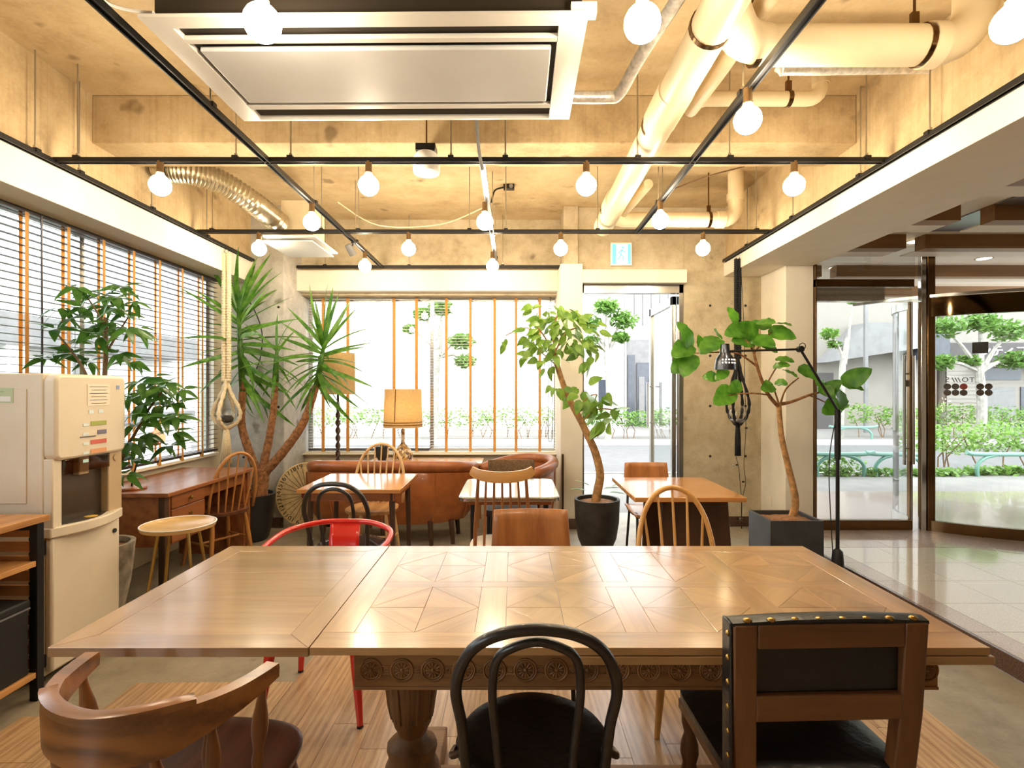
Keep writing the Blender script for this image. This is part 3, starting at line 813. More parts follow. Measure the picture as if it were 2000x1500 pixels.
# left window: front tapes every .30 m
tl = [3.20+.301*k for k in range(-18, 8)]
def tps(a, b): return [y for y in tl if a+.03 < y < b-.03]
zb0, zb1 = .80, CAMH+1.085
blind('long dark slatted blind with orange tapes over the left window', 'Y', XBL, 2.26, 5.27, zb0, zb1, .0445, .036, tps(2.26, 5.27), M_slatd, .026)
blind('dark slatted blind beside the drinks machine, nearest part of the left window', 'Y', XBL, -.4, 2.24, zb0, zb1, .0445, .036, tps(-.4, 2.24), M_slatd, .026)
YBL = 6.06
zt = P(0,572,YBL).z
def bx(px): return P(px, 0, YBL).x
blind('shorter slatted blind behind the table lamp, left half of wide window', 'X', YBL, bx(604), bx(838), P(0,880,YBL).z, zt, .031, .028, [bx(x) for x in (632, 680, 770, 814)], M_slatl, .034, 0, False)
blind('longer slatted blind above the leather chair, right half of wide window', 'X', YBL, bx(841), bx(1085), P(0,887,YBL).z, zt, .031, .028, [bx(x) for x in (872, 919, 966, 1008, 1054)], M_slatl, .030, 0, False)
_pc = thing('blind_cord', 'thin looped pull cord hanging at the right end of the wide blind', 'cord', P(1074, 572, YBL-.05))
MB().tube(cat_rom([(0,0,0),(-.01,0,-.8),(-.02,0,-1.55),(.0,0,-1.66),(.03,0,-1.55),(.02,0,-.8),(.01,0,0)], 5), .003, 5).obj('cord', M_slatd, _pc)
_pc = thing('blind_cord', 'dark twisted pull cord hanging on the left window blind', 'cord', (XBL+.04, P(86,0,1).y*0+2.86*1050/917*1.0, zb1-.03))
MB().tube([(0,0,0),(.004,0,-.7),(0,0,-1.3)], .006, 6).obj('cord', M_slatd, _pc)

# ================================================================== LAMP TRACKS
TY1 = 1.31*FPX/(VY-313); TY2 = 1.31*FPX/(VY-452); TY3 = 1.31*FPX/(VY-523)
TY0 = TY1-1.365
XT_L, XT_M, XT_R = -1.41, -.18, 1.025
def track(label, p0, p1, hang, top):
    """hang: distances from p0 along the track that carry a rod up to z=top"""
    p0, p1 = Vector(p0), Vector(p1); L = (p1-p0).length
    t = thing('lamp_track', label, 'lamp track', p0, math.atan2(p1.y-p0.y, p1.x-p0.x))
    MB().box(0, L, -.017, .017, -.005, .012).box(0, L, -.017, -.011, -.016, -.005).box(0, L, .011, .017, -.016, -.005).obj('rail', M_black, t, 0)
    for h in hang:
        if isinstance(h, tuple): h, tp = h
        else: tp = top
        MB().tube([(h,0,.012),(h,0,tp-p0.z)], .0045, 6).obj('hanging_rod', M_rod, t)
        MB().box(h-.016, h+.016, -.022, .022, .0, .022).obj('clip', M_black, t, 0)
        MB().cbox((h, 0, .03), (.014,.014,.018)).obj('nut', M_rod, t, 0)
    return t
def hx(pxs, d, x0): return [(px-VX)*d/FPX-x0 for px in pxs]
x0t = XL+.02; x1t = XR-.02
track('front cross track carrying four globe bulbs', (x0t, TY1, ZR), (x1t, TY1, ZR), hx((152,461,568,881,987,1245,1425,1692), TY1, x0t), ZC)
track('rear cross track carrying four globe bulbs', (x0t, TY2, ZR), (x1t, TY2, ZR), hx((415,628,700,917,988,1167,1294,1477), TY2, x0t), ZC)
track('black track above the wide window valance', (P(580,0,5.75).x, TY3-.05, ZR), (.52, TY3-.05, ZR), [.3, 1.2, 2.2], ZC)
track('nearest cross track, only its bulbs in view', (x0t, TY0, ZR), (x1t, TY0, ZR), [.5, 1.6, 3.6], ZC)
track('long black track running beside the ceiling air conditioner', (XT_L, -1.5, ZR+.0), (XT_L, TY3-.05, ZR), [2.2, 4.0, 5.3, 6.3], ZC)
track('short shiny track in the middle of the ceiling', (XT_M, TY1+.02, ZR), (XT_M, TY3-.05, ZR), [1.5, 2.3], ZC)
track('black track running under the white pipes', (XT_R, -1.5, ZR), (XT_R, TY2, ZR), [2.0, 3.9, 5.3], ZC)
track('black track along the left white soffit', (XL+.02, YBK, ZR-.012), (XL+.02, 5.42, ZR-.012), [4+2.95, 4+3.25, 4+3.9, 4+4.6], ZC)
track('black track along the right white soffit', (XR-.02, YBK, ZR-.012), (XR-.02, 5.44, ZR-.012), [4+2.75, 4+3.3, 4+4.1, 4+4.9], ZC)

_soc = MB().lathe([(.0,.0),(.019,.0),(.019,-.055),(.021,-.058),(.021,-.066),(.0,-.066)], 14).mesh('socket', M_socket)
_gl = []
for i in range(15):
    t_ = i/14
    if t_ < .25: r_ = lerp(.017, .030, (t_/.25)**1.3); z_ = -.066-.021*t_/.25
    else:
        a_ = lerp(math.radians(55), math.radians(-90), (t_-.25)/.75); r_ = .058*math.cos(a_); z_ = -.136+.058*math.sin(a_)
    _gl.append((max(r_, 0.0), z_))
_gl = sorted(_gl, key=lambda q: -q[1])
_glm = MB().lathe(_gl, 20).mesh('globe', M_bulb, 180)
def bulb(x, y, label):
    t = thing('globe_bulb', label, 'light bulb', (x, y, ZR-.008), 0, 'glowing globe bulbs on the ceiling tracks')
    inst('socket', _soc, t); inst('globe', _glm, t)
BX = (-2.02, -.82, .41, 1.60)
names = ('leftmost', 'second from left', 'third from left', 'rightmost')
for i, x in enumerate((( 313-VX)*TY1/FPX, (720-VX)*TY1/FPX, (1145-VX)*TY1/FPX, (1551-VX)*TY1/FPX)):
    bulb(x, TY1, 'glowing globe bulb on the front cross track, %s of four' % names[i])
for i, x in enumerate(((506-VX)*TY2/FPX, (798-VX)*TY2/FPX, (1095-VX)*TY2/FPX, (1373-VX)*TY2/FPX)):
    bulb(x, TY2, 'glowing globe bulb on the rear cross track, %s of four' % names[i])
for x, l in ((-.80, 'glowing globe bulb in front of the air conditioner at the top edge'), (.41, 'glowing globe bulb beside the foil pipe at the top edge'),
             (1.59, 'glowing globe bulb at the top right corner by the pipe elbow'), (-2.0, 'glowing globe bulb left of the air conditioner, beyond the picture edge')):
    bulb(x, TY0, l)
bulb(XT_L, 3.76, 'glowing globe bulb on the long left track, nearer of two')
bulb(XT_L, 5.10, 'glowing globe bulb on the long left track, farther of two beside the spotlight')
bulb(XT_M-.02, 3.75, 'glowing globe bulb on the middle track, nearer of two')
bulb(XT_M-.02, 5.10, 'glowing globe bulb on the middle track, farther of two above the wide window')
bulb(XT_R-.01, 2.33, 'glowing globe bulb on the right track under the big white pipe')
bulb(XT_R-.01, 3.72, 'glowing globe bulb on the right track near the rear cross track')

# small spotlight on the left track
s = thing('spotlight', 'small grey spotlight clipped to the long left track', 'spotlight', (XT_L, 4.74, ZR))
MB().cbox((0,0,-.02), (.025,.06,.02)).obj('adapter', M_black, s, 0)
MB().tube([(0,0,-.02),(-.02,0,-.06)], .006).obj('stem', M_black, s)
MB().tube([(-.045,-.03,-.045),(-.01,.02,-.12)], [.028,.034], 14).obj('head', M_gwall, s)

# ================================================================== AIR CONDITIONER
ZA = CAMH+1.30
ac = thing('air_conditioner', 'large white two-way ceiling cassette air conditioner', 'air conditioner', (-.523, 2.235, ZA))
ac.rotation_euler = (0, 0, math.radians(-.6))
W, D = 1.575/2, .365
def frame_rect(m, w, d, wi, di, z0, z1):
    m.box(-w, w, -d, -di, z0, z1).box(-w, w, di, d, z0, z1).box(-w, -wi, -di, di, z0, z1).box(wi, w, -di, di, z0, z1)
pn = MB()
# sloped rim: outer edge higher, opening in the middle
def rring(w, d, z): return [(-w,-d,z),(w,-d,z),(w,d,z),(-w,d,z)]
pn.grid([rring(W,D,.012), rring(W,D,.0), rring(W-.10,D-.04,-.014), rring(W-.10,D-.04,.02)], close=True)
pn.obj('panel_frame', M_acw, ac, 30)
MB().box(-W+.04, W-.02, -D+.03, D-.03, .012, .42).obj('body', M_dark, ac, 0)
wi, di = W-.10, D-.04
MB().box(-wi, wi, -di, di, .008, .012).obj('back_plate', M_dark, ac, 0)
MB().box(-wi+.02, wi-.02, -.20, .175, -.016, .004).obj('intake_panel', M_acg, ac, bevel=.006)
MB().box(-wi, wi, -.265, -.235, -.014, .004).obj('louvre', M_acw, ac, bevel=.004)
MB().box(-wi, wi, .20, .235, -.014, .004).obj('louvre', M_acw, ac, bevel=.004)
MB().box(-wi, wi, .235, .25, -.004, .006, Matrix.Rotation(.2, 4, 'X')).obj('outlet_vane', M_dark, ac, 0)
for sx in (-1, 1):
    for sy in (-1, 1):
        MB().tube([(sx*(W-.12), sy*.25, .35), (sx*(W-.12), sy*.25, ZC-ZA)], .005, 6).obj('hanging_rod', M_rod, ac)
MB().box(W-.06, W+.03, -D+.01, -D+.05, .012, .05).obj('corner_clip', M_acw, ac, 0)
# white cable looping to the track
cb_ = MB().tube(cat_rom([P(300,25,1.9), P(255,20,1.95), P(215,8,2.0), P(200,-10,2.05)], 5), .006, 6).obj('cable', M_signw, None); tag(cb_, 'white cable running from the air conditioner to the left track', 'cable')

# small ceiling cassette with its duct
sa = thing('ceiling_diffuser', 'small square white ventilation panel hanging near the corner column', 'vent', (P(588,0,4.8).x, 4.78, P(0,488,4.78).z))
MB().box(-.21,.21,-.27,.27,0,.012).obj('lower_plate', M_acg, sa, bevel=.003)
MB().box(-.20,.24,-.29,.29,.035,.05).obj('upper_frame', M_acw, sa, bevel=.003)
MB().box(-.12,.16,-.12,.16,.05,.40).obj('plenum_box', M_pvc, sa, bevel=.003)
du = thing('flexible_duct', 'silver corrugated flexible duct curving from the left beam to the vent', 'duct')
path = cat_rom([P(330,332,3.95), P(380,338,4.0), P(440,360,4.15), P(500,400,4.35), P(548,438,4.62)], 16)
rr_ = [.088 + (.006 if i % 2 else -.006) for i in range(len(path))]
MB().tube(path, rr_, 18).obj('hose', M_duct, du, 60)
MB().tube([path[0]+Vector((-.10,-.0,.0)), path[0]], .07, 16).obj('wall_collar', M_duct, du)

# ================================================================== PIPES
ZP = CAMH+1.45
def pipe(name, label, pts, r, mat, cat='pipe', bands=(), rods=()):
    t = thing(name, label, cat)
    MB().tube(pts, r, 20).obj('pipe_run', mat, t, 50)
    for (p, d, rb) in bands:
        p = Vector(p); d = Vector(d).normalized()
        MB().tube([p-d*.012, p+d*.012], rb, 20).obj('clamp_band', M_dbrass, t, 50)
    for (p, top) in rods:
        MB().tube([p, (p[0], p[1], top)], .006, 6).obj('hanger_rod', M_dbrass, t)
        MB().cbox((p[0], p[1], p[2]+.03), (.03,.02,.06)).obj('hanger_clip', M_dbrass, t, 0)
    return t
X1 = .79
t1 = pipe('drain_pipe', 'thick white main drain pipe running toward the exit sign', [(X1,-1,ZP+.02),(X1,4.72,ZP-.02)], .083, M_pvc,
     bands=[((X1,2.15,ZP),(0,1,0),.088),((X1,2.95,ZP),(0,1,0),.088),((X1,4.35,ZP),(0,1,0),.088)])
MB().tube([(X1,4.1,ZP),(X1,4.3,ZP)], .09, 20).obj('coupling', M_pvc, t1)
MB().tube([(X1,2.6,ZP),(X1,2.9,ZP)], .09, 20).obj('coupling', M_pvc, t1)
MB().lathe([(0,-.0),(.083,0),(.083,.02),(.05,.06),(0,.07)], 20, M=Matrix.Translation((X1,4.72,ZP-.02)) @ Matrix.Rotation(-PI/2, 4, 'X')).obj('end_cap', M_pvc, t1)
yb_ = 2.30; zb_ = CAMH+1.47
xe = P(1905,0,yb_).x
big = [(X1+.02,yb_-.25,zb_),(X1+.16,yb_-.06,zb_),(X1+.3,yb_,zb_)]
bigp = cat_rom(big, 4) + [Vector((xe-.18,yb_,zb_))] + [Vector((xe-.18+.18*math.sin(a), yb_, zb_+.18-.18*math.cos(a))) for a in [PI/2*k/6 for k in range(1,7)]] + [Vector((xe, yb_, ZC))]
t2 = pipe('branch_pipe', 'thick white horizontal pipe with elbow at the upper right', bigp, .08, M_pvc,
     bands=[((P(1477,0,yb_).x,yb_,zb_),(1,0,0),.085),((P(1800,0,yb_).x,yb_,zb_),(1,0,0),.085)],
     rods=[((P(1470,0,yb_).x,yb_,zb_+.08), ZC),((P(1786,0,yb_).x,yb_,zb_+.08), ZC)])
MB().tube([(xe-.22,yb_,zb_),(xe-.16,yb_,zb_)], .09, 20).obj('coupling', M_pvc, t2)
y3 = 4.62; z3 = P(0,429,y3).z; xe3 = P(1437,0,y3).x
low = [Vector((X1+.02,y3-.08,z3)), Vector((X1+.15,y3,z3)), Vector((xe3-.11,y3,z3))] + [Vector((xe3-.11+.11*math.sin(a), y3, z3+.11-.11*math.cos(a))) for a in [PI/2*k/6 for k in range(1,7)]] + [Vector((xe3,y3,ZC))]
t3 = pipe('branch_pipe', 'white horizontal pipe rising to the ceiling above the rear track', low, .064, M_pvc,
     bands=[((P(1384,0,y3).x,y3,z3),(1,0,0),.068)], rods=[((P(1384,0,y3).x,y3,z3+.06), ZC)])
MB().tube([(xe3,y3,z3+.16),(xe3,y3,z3+.22)], .074, 20).obj('coupling', M_pvc, t3)
MB().tube([(xe3-.17,y3,z3),(xe3-.10,y3,z3)], .073, 20).obj('coupling', M_pvc, t3)
y4 = 3.06; z4 = P(0,193,y4).z; xe4 = P(1603,0,y4).x; xs4 = P(1345,0,y4).x
sm = [(1.02,1.2,CAMH+1.56),(1.01,2.6,CAMH+1.56),(xs4+.0,3.02,CAMH+1.57),(xs4+.03,y4,z4-.02),(xs4+.1,y4,z4)]
smp = [Vector(q) for q in sm] + [Vector((xe4-.07,y4,z4))] + [Vector((xe4-.07+.07*math.sin(a), y4, z4+.07-.07*math.cos(a))) for a in [PI/2*k/5 for k in range(1,6)]] + [Vector((xe4,y4,ZC))]
t4 = pipe('branch_pipe', 'thin white pipe with elbow in front of the concrete cross beam', smp, .040, M_pvc,
     bands=[((P(1540,0,y4).x,y4,z4),(1,0,0),.044)], rods=[((P(1540,0,y4).x,y4,z4+.04), ZC)])
MB().tube([(xe4,y4,z4+.08),(xe4,y4,z4+.15)], .047, 16).obj('coupling', M_pvc, t4)
pipe('drain_pipe', 'thin white pipe beside the main drain beyond the cross beam', [(1.0,3.98,CAMH+1.52),(.93,4.56,CAMH+1.49)], .036, M_pvc)
f1 = MB().tube(cat_rom([(.27,2.55,CAMH+1.385),(.44,2.55,CAMH+1.385),(.50,2.53,CAMH+1.395),(.56,2.34,CAMH+1.46),(.66,1.95,CAMH+1.52),(.70,1.6,CAMH+1.56)], 8), .028, 12)
f1o = f1.obj('refrigerant_pipe', M_foil, None); tag(f1o, 'crinkled silver foil pipe leaving the air conditioner', 'pipe')
f2o = MB().tube(cat_rom([P(1650,0,2.75), P(1600,60,2.78), P(1530,128,2.8), P(1545,134,2.8), P(1650,133,2.8), P(1790,131,2.8), P(1840,131,2.8)], 6), .033, 12).obj('refrigerant_pipe', M_foil, None)
tag(f2o, 'crinkled foil wrapped pipe under the big horizontal white pipe', 'pipe')

# white hanging sensor housing, camera, cables
h = thing('ceiling_speaker', 'white round ceiling unit with black cap on a rod', 'speaker', P(833, 340, 3.28))
MB().lathe([(0,.0),(.078,.004),(.082,.02),(.078,.10),(.06,.125),(0,.125)], 28).obj('housing', M_signw, h)
MB().box(-.06,.06,-.05,.05,.125,.17).obj('cap', M_black, h, bevel=.004)
MB().tube([(0,0,.17),(0,0,ZC-P(0,340,3.28).z)], .005, 6).obj('rod', M_dbrass, h)
kc = thing('ceiling_camera', 'small black camera on the rear ceiling', 'camera', P(994, 366, 4.9))
MB().box(-.05,.05,-.03,.03,-.02,.03).obj('body', M_black, kc, bevel=.004)
MB().tube([(.02,-.03,.0),(.02,-.045,0)], .018, 12).obj('lens', M_lilac, kc)
MB().tube(cat_rom([(-.05,0,0),(-.13,0,-.03),(-.16,0,-.14)], 5), .008, 6).obj('cable', M_black, kc)
MB().tube([(0,0,.03),(0,0,ZC-P(0,366,4.9).z)], .006, 6).obj('stem', M_black, kc)
for k, (lab, pts) in enumerate((('loose bundle of grey cables dropping behind the air conditioner', [P(930,225,2.75), P(935,290,2.95), P(942,330,3.1)]),
                  ('slack beige cable sagging along the rear ceiling', [P(660,395,5.0), P(740,440,5.2), P(860,438,5.3), P(945,405,5.2)]),
                  ('thin dark cable stuck to the ceiling right of the pipes', [P(1300,375,4.6), P(1380,345,4.3), P(1455,325,4.2)]))):
    o = MB().tube(cat_rom(pts, 6), .006 if k else .010, 6).obj('cable', (M_gwall, M_rope, M_twig)[k], None); tag(o, lab, 'cable')

# ================================================================== EXIT SIGN
ex = thing('exit_sign', 'lit green and white running man exit sign above the door', 'exit sign', P(1212, 498, YR-.001))
MB().box(-.108,.108,-.045,0,-.118,.118).obj('case', M_acw, ex, bevel=.004)
MB().box(-.095,.095,-.048,-.045,-.105,.098).obj('panel', M_exit, ex, 0)
MB().box(-.095,-.055,-.050,-.048,-.105,.098).obj('green_bar', M_exitg, ex, 0)
MB().box(.062,.095,-.050,-.048,-.105,.098).obj('green_bar', M_exitg, ex, 0)
mm = MB(); q = Matrix.Translation((.0,-.0505,0)) @ Matrix.Rotation(PI/2, 4, 'X')
mm.lathe([(0,-.001),(.013,-.001),(.013,.001),(0,.001)], 12, (.012,.062,0), M=q)
for a, b in (((.005,.045),(-.008,-.005)),((-.008,-.005),(.018,-.03)),((.018,-.03),(.012,-.07)),((-.008,-.005),(-.022,-.04)),((-.022,-.04),(-.04,-.06)),((.005,.04),(-.025,.02)),((-.025,.02),(-.03,-.005)),((.005,.04),(.028,.015)),((.028,.015),(.045,.025))):
    d = Vector((b[0]-a[0], b[1]-a[1])); nn = Vector((-d.y, d.x)).normalized()*.006
    mm.prism([(a[0]+nn.x,a[1]+nn.y),(b[0]+nn.x,b[1]+nn.y),(b[0]-nn.x,b[1]-nn.y),(a[0]-nn.x,a[1]-nn.y)], -.001, .001, M=q)
mm.obj('running_figure', M_exitg, ex, 0)
# ================================================================== DINING TABLE
TX0, TXS, TX1 = -1.190, -.521, 1.217
TYA, TYB, TZ = 1.372, 2.262, .74
tb = thing('dining_table', 'long oak draw-leaf dining table with parquetry top and carved apron', 'table', (0, 1.817, 0))
oy = 1.817
def poly_piece(name, pts, z0, z1, mat, ang=0, gap=.0004, parent=tb):
    """flat wooden piece; ang turns the grain"""
    cx = sum(p[0] for p in pts)/len(pts); cy = sum(p[1] for p in pts)/len(pts)
    R = Matrix.Rotation(-ang, 2)
    loc = []
    for p in pts:
        v = Vector((p[0]-cx, p[1]-cy)); L = v.length; v = v*((L-gap*1.6)/L)
        loc.append(tuple(R @ v))
    o = MB().prism(loc, z0, z1).obj(name, mat, parent, 0, bevel=.0008)
    o.location = (cx, cy-oy, 0); o.rotation_euler = (0, 0, ang)
    return o
def rect(x0, x1, y0, y1): return [(x0,y0),(x1,y0),(x1,y1),(x0,y1)]
# left leaf : mitred frame round three boards
zt0, zt1 = TZ-.024, TZ
fw = .075
a0, a1, b0, b1 = TX0, TXS-.003, TYA, TYB
poly_piece('leaf_border', [(a0,b0),(a1,b0),(a1-fw,b0+fw),(a0+fw,b0+fw)], zt0, zt1, M_leaf_t)
poly_piece('leaf_border', [(a0,b1),(a1,b1),(a1-fw,b1-fw),(a0+fw,b1-fw)], zt0, zt1, M_leaf_t)
poly_piece('leaf_border', [(a0,b0),(a0+fw,b0+fw),(a0+fw,b1-fw),(a0,b1)], zt0, zt1, M_leaf_t, PI/2)
poly_piece('leaf_border', [(a1,b0),(a1-fw,b0+fw),(a1-fw,b1-fw),(a1,b1)], zt0, zt1, M_leaf_t, PI/2)
ys = [b0+fw, b0+fw+.27, b0+fw+.49, b1-fw]
for i in range(3): poly_piece('leaf_board', rect(a0+fw, a1-fw, ys[i], ys[i+1]), zt0, zt1-.0006, M_leaf_t)
# main top : frame, stiles and eight inlaid panels
zt0 = TZ-.020
ix0, ix1, iy0, iy1 = -.4335, 1.13, 1.459, 2.179
MB().box(TXS+.002, TX1-.002, TYA+.002-oy, TYB-.002-oy, zt0-.0, zt0+.006).obj('core_board', M_oak, tb, 0)
poly_piece('top_border', rect(TXS, TX1, TYA, iy0), zt0, TZ, M_oak)
poly_piece('top_border', rect(TXS, TX1, iy1, TYB), zt0, TZ, M_oak)
poly_piece('top_border', rect(TXS, ix0, iy0, iy1), zt0, TZ, M_oak, PI/2)
poly_piece('top_border', rect(ix1, TX1, iy0, iy1), zt0, TZ, M_oak, PI/2)
pw = .328; sw = (ix1-ix0-4*pw)/3
ym0, ym1 = 1.795, 1.843
for r in range(2):
    ya, yb = (iy0, ym0) if r == 0 else (ym1, iy1)
    for c in range(4):
        xa = ix0+c*(pw+sw); xb = xa+pw; xm = (xa+xb)/2; ym = (ya+yb)/2
        # central lozenge in four parts, four corner triangles
        L_, R_, T_, B_, O_ = (xa, ym), (xb, ym), (xm, yb), (xm, ya), (xm, ym)
        for (p, q, g) in ((L_, T_, .6), (T_, R_, -.6), (R_, B_, .6), (B_, L_, -.6)):
            poly_piece('lozenge', [O_, p, q], zt0, TZ-random.uniform(0,.0008), M_oak, g+(PI/2 if (c+r) % 2 else 0))
        for (p, q, k, g) in ((L_, T_, (xa, yb), -.7), (T_, R_, (xb, yb), .7), (R_, B_, (xb, ya), -.7), (B_, L_, (xa, ya), .7)):
            poly_piece('corner_inlay', [p, k, q], zt0, TZ-random.uniform(0,.0008), M_oakY, g)
        if c < 3: poly_piece('stile', rect(xb, xb+sw, ya, yb), zt0, TZ-.0004, M_oak, PI/2)
poly_piece('mid_rail', rect(ix0, ix1, ym0, ym1), zt0, TZ-.0004, M_oak)
# retracted right leaf just below the top
MB().box(.17, 1.226, TYA-.004-oy, TYB+.004-oy, TZ-.043, TZ-.0215).obj('retracted_leaf', M_oak, tb, bevel=.002)
# apron with rosettes
AX0, AX1, AYF, AYB, AZ0, AZ1 = -.432, 1.149, 1.455, 2.18, .586, .695
ap = MB().box(AX0, AX1, AYF-oy, AYF+.025-oy, AZ0, AZ1).box(AX0, AX1, AYB-.025-oy, AYB-oy, AZ0, AZ1).box(AX0, AX0+.025, AYF+.025-oy, AYB-.025-oy, AZ0, AZ1).box(AX1-.025, AX1, AYF+.025-oy, AYB-.025-oy, AZ0, AZ1)
ap.obj('apron', M_carve, tb, bevel=.002)
MB().box(AX0+.01, AX1-.01, AYF+.005-oy, AYB-.005-oy, AZ1, TZ-.043).box(AX0+.02, .16, AYF+.0-oy, AYF+.03-oy, AZ1, TZ-.024).obj('leaf_runner', M_carveZ, tb, 0)
ro = MB(); qm = Matrix.Rotation(PI/2, 4, 'X')
def torus(mb, R, r, n=24, m=6, M=None, c=(0,0,0)):
    mb.tube([(c[0]+R*math.cos(2*PI*k/n), c[1]+R*math.sin(2*PI*k/n), c[2]) for k in range(n)], r, m, closed=True, M=M, up=(0,0,1))
torus(ro, .0295, .0035, 24, 6, qm); torus(ro, .0235, .0022, 22, 5, qm)
ro.lathe([(0,.006),(.004,.005),(.006,0)], 10, M=qm)
for k in range(12):
    a = 2*PI*k/12; ca, sa = math.cos(a), math.sin(a)
    ro.tube([(.007*ca,.007*sa,.001),(.014*ca,.014*sa,.003),(.0205*ca,.0205*sa,.001)], [.0012,.0028,.0016], 5, M=qm)
rom = ro.mesh('rosette', M_carve, 60)
li = MB(); torus(li, .0055, .0016, 12, 5, qm); li.lathe([(0,.003),(.003,0)], 8, M=qm)
for s in (-1, 1): li.tube([(-.013,s*.011,0),(0,s*.0095,.001),(.013,s*.011,0)], .0022, 5, M=qm)
lim = li.mesh('link', M_carve, 60)
RP = .0835
for k in range(19):
    x = AX0+.047+k*RP
    if x > AX1-.03: break
    inst('rosette', rom, tb, (x, AYF-oy-.0005, .640))
    if k < 18 and x+RP < AX1-.03: inst('link', lim, tb, (x+RP/2, AYF-oy-.0005, .640))
for k in range(8): inst('rosette', rom, tb, (AX1+.0005, AYF+.06+k*RP-oy, .640), (0,0,PI/2))
MB().box(AX0, AX1, AYF-.004-oy, AYF-oy, AZ0+.001, AZ0+.010).obj('apron_bead', M_carve, tb, bevel=.002)
# cup-and-cover legs on sledge feet with a long stretcher
def cup(a, z):
    if .20 < z < .47: return 1+.018*math.cos(8*a)
    return 1
prof = [(.070,.085),(.088,.09),(.090,.13),(.080,.15),(.078,.17),(.084,.19),(.082,.205),(.052,.225),(.046,.24),(.055,.262),(.062,.275),(.074,.32),(.082,.38),(.087,.44),(.088,.485),(.084,.50),(.092,.508),(.092,.522),(.080,.532),(.082,.56),(.082,.587)]
for lx in (-.343, 1.060):
    lg = MB().lathe(prof, 40, (lx, 1.82-oy, 0), wob=cup).obj('leg', M_carveZ, tb, 40)
    for k in range(8):
        a = 2*PI*k/8+PI/8
        # carved arched panels
        pts = []
        for i in range(9):
            b = PI*i/8; da = .30*math.cos(b); zz = .43+.035*math.sin(b)
            pts.append((a+da, zz))
        pts = [(a+.26,.30)]+pts+[(a-.26,.30)]
        def rad(z):
            for i in range(len(prof)-1):
                if prof[i][1] <= z <= prof[i+1][1]: return lerp(prof[i][0], prof[i+1][0], (z-prof[i][1])/(prof[i+1][1]-prof[i][1]))
            return .08
        MB().tube([(lx+rad(z)*1.01*math.cos(q), 1.82-oy+rad(z)*1.01*math.sin(q), z) for q, z in pts], .003, 5).obj('carved_arch', M_carveZ, lg)
        for i in range(5):
            z = .31+i*.03
            for s in (-1, 1):
                pass
        MB().tube([(lx+rad(z)*1.005*math.cos(a), 1.82-oy+rad(z)*1.005*math.sin(a), z) for z in (.30,.35,.40,.445)], [.004,.006,.006,.003], 6).obj('carved_leaf', M_carveZ, lg)
    MB().box(lx-.085, lx+.085, 1.50-oy, 2.10-oy, 0, .085).obj('sledge_foot', M_carve, tb, bevel=.006)
MB().box(-.26, .975, 1.75-oy, 1.90-oy, .02, .075).obj('stretcher', M_carve, tb, bevel=.005)

# ================================================================== CHAIRS
def turned(p0, p1, tab, seg=12):
    """turned rod: tab = radii along it"""
    n = len(tab)-1; p0, p1 = Vector(p0), Vector(p1)
    return MB().tube([p0.lerp(p1, i/n) for i in range(n+1)], tab, seg)
def seat_board(w, d, z, th, mat, parent, rx=.5, n=36, dish=.006, name='seat', e=3.0, back=1.0):
    """rounded (superellipse) wooden seat, slightly dished"""
    def pt(a, s, zz):
        ca, sa = math.cos(a), math.sin(a)
        x = math.copysign(abs(ca)**(2/e), ca)*w/2; y = math.copysign(abs(sa)**(2/e), sa)*d/2
        if sa < 0: x *= back
        return (x*s, y*s, zz)
    an = [2*PI*k/n for k in range(n)]
    m = MB()
    rows = [[pt(a, .01, z-dish) for a in an], [pt(a, .5, z-dish) for a in an], [pt(a, .8, z-dish*.6) for a in an], [pt(a, .95, z) for a in an], [pt(a, 1, z-.005) for a in an],
            [pt(a, 1, z-th*.5) for a in an], [pt(a, .95, z-th) for a in an], [pt(a, .01, z-th) for a in an]]
    m.grid([r for r in rows], close=True)
    return m.obj(name, mat, parent, 50)
def legs4(t, fx, fy, bx_, by, ztop, spl, tab, mat, back_spl=None):
    for (x, y, s) in ((-fx, fy, 1), (fx, fy, 1), (-bx_, -by, -1), (bx_, -by, -1)):
        sx = math.copysign(spl, x); sy = math.copysign(spl, y)
        turned((x, y, ztop), (x+sx, y+sy, 0), tab).obj('leg', mat, t)

# ---- captain's chair, front left
t = thing('captains_chair', 'brown wooden captain chair with curved arm rail, left front of dining table', 'chair', (-.80, 1.36, 0), math.radians(-6))
seat_board(.455, .43, .445, .035, M_capseat, t, dish=.012, e=3.2)
crest = []
def arc_xy(a): return (.243*math.cos(a), -.02+.255*math.sin(a))
ang = [math.radians(lerp(182+12, 358-12, i/28)) for i in range(29)]
def csec(u):
    k = abs(u-.5)*2
    hgt = lerp(.046, .016, max(0,(k-.45)/.55)**.8) if k > .45 else .046
    th = .015 if k < .75 else .017
    zc = 0.005+(.0 if k < .45 else .016*((k-.45)/.55))
    return [(-th, zc-hgt),( th, zc-hgt),(th*1.1, zc+hgt*.4),(th, zc+hgt),(-th, zc+hgt),(-th*1.1, zc+hgt*.3)]
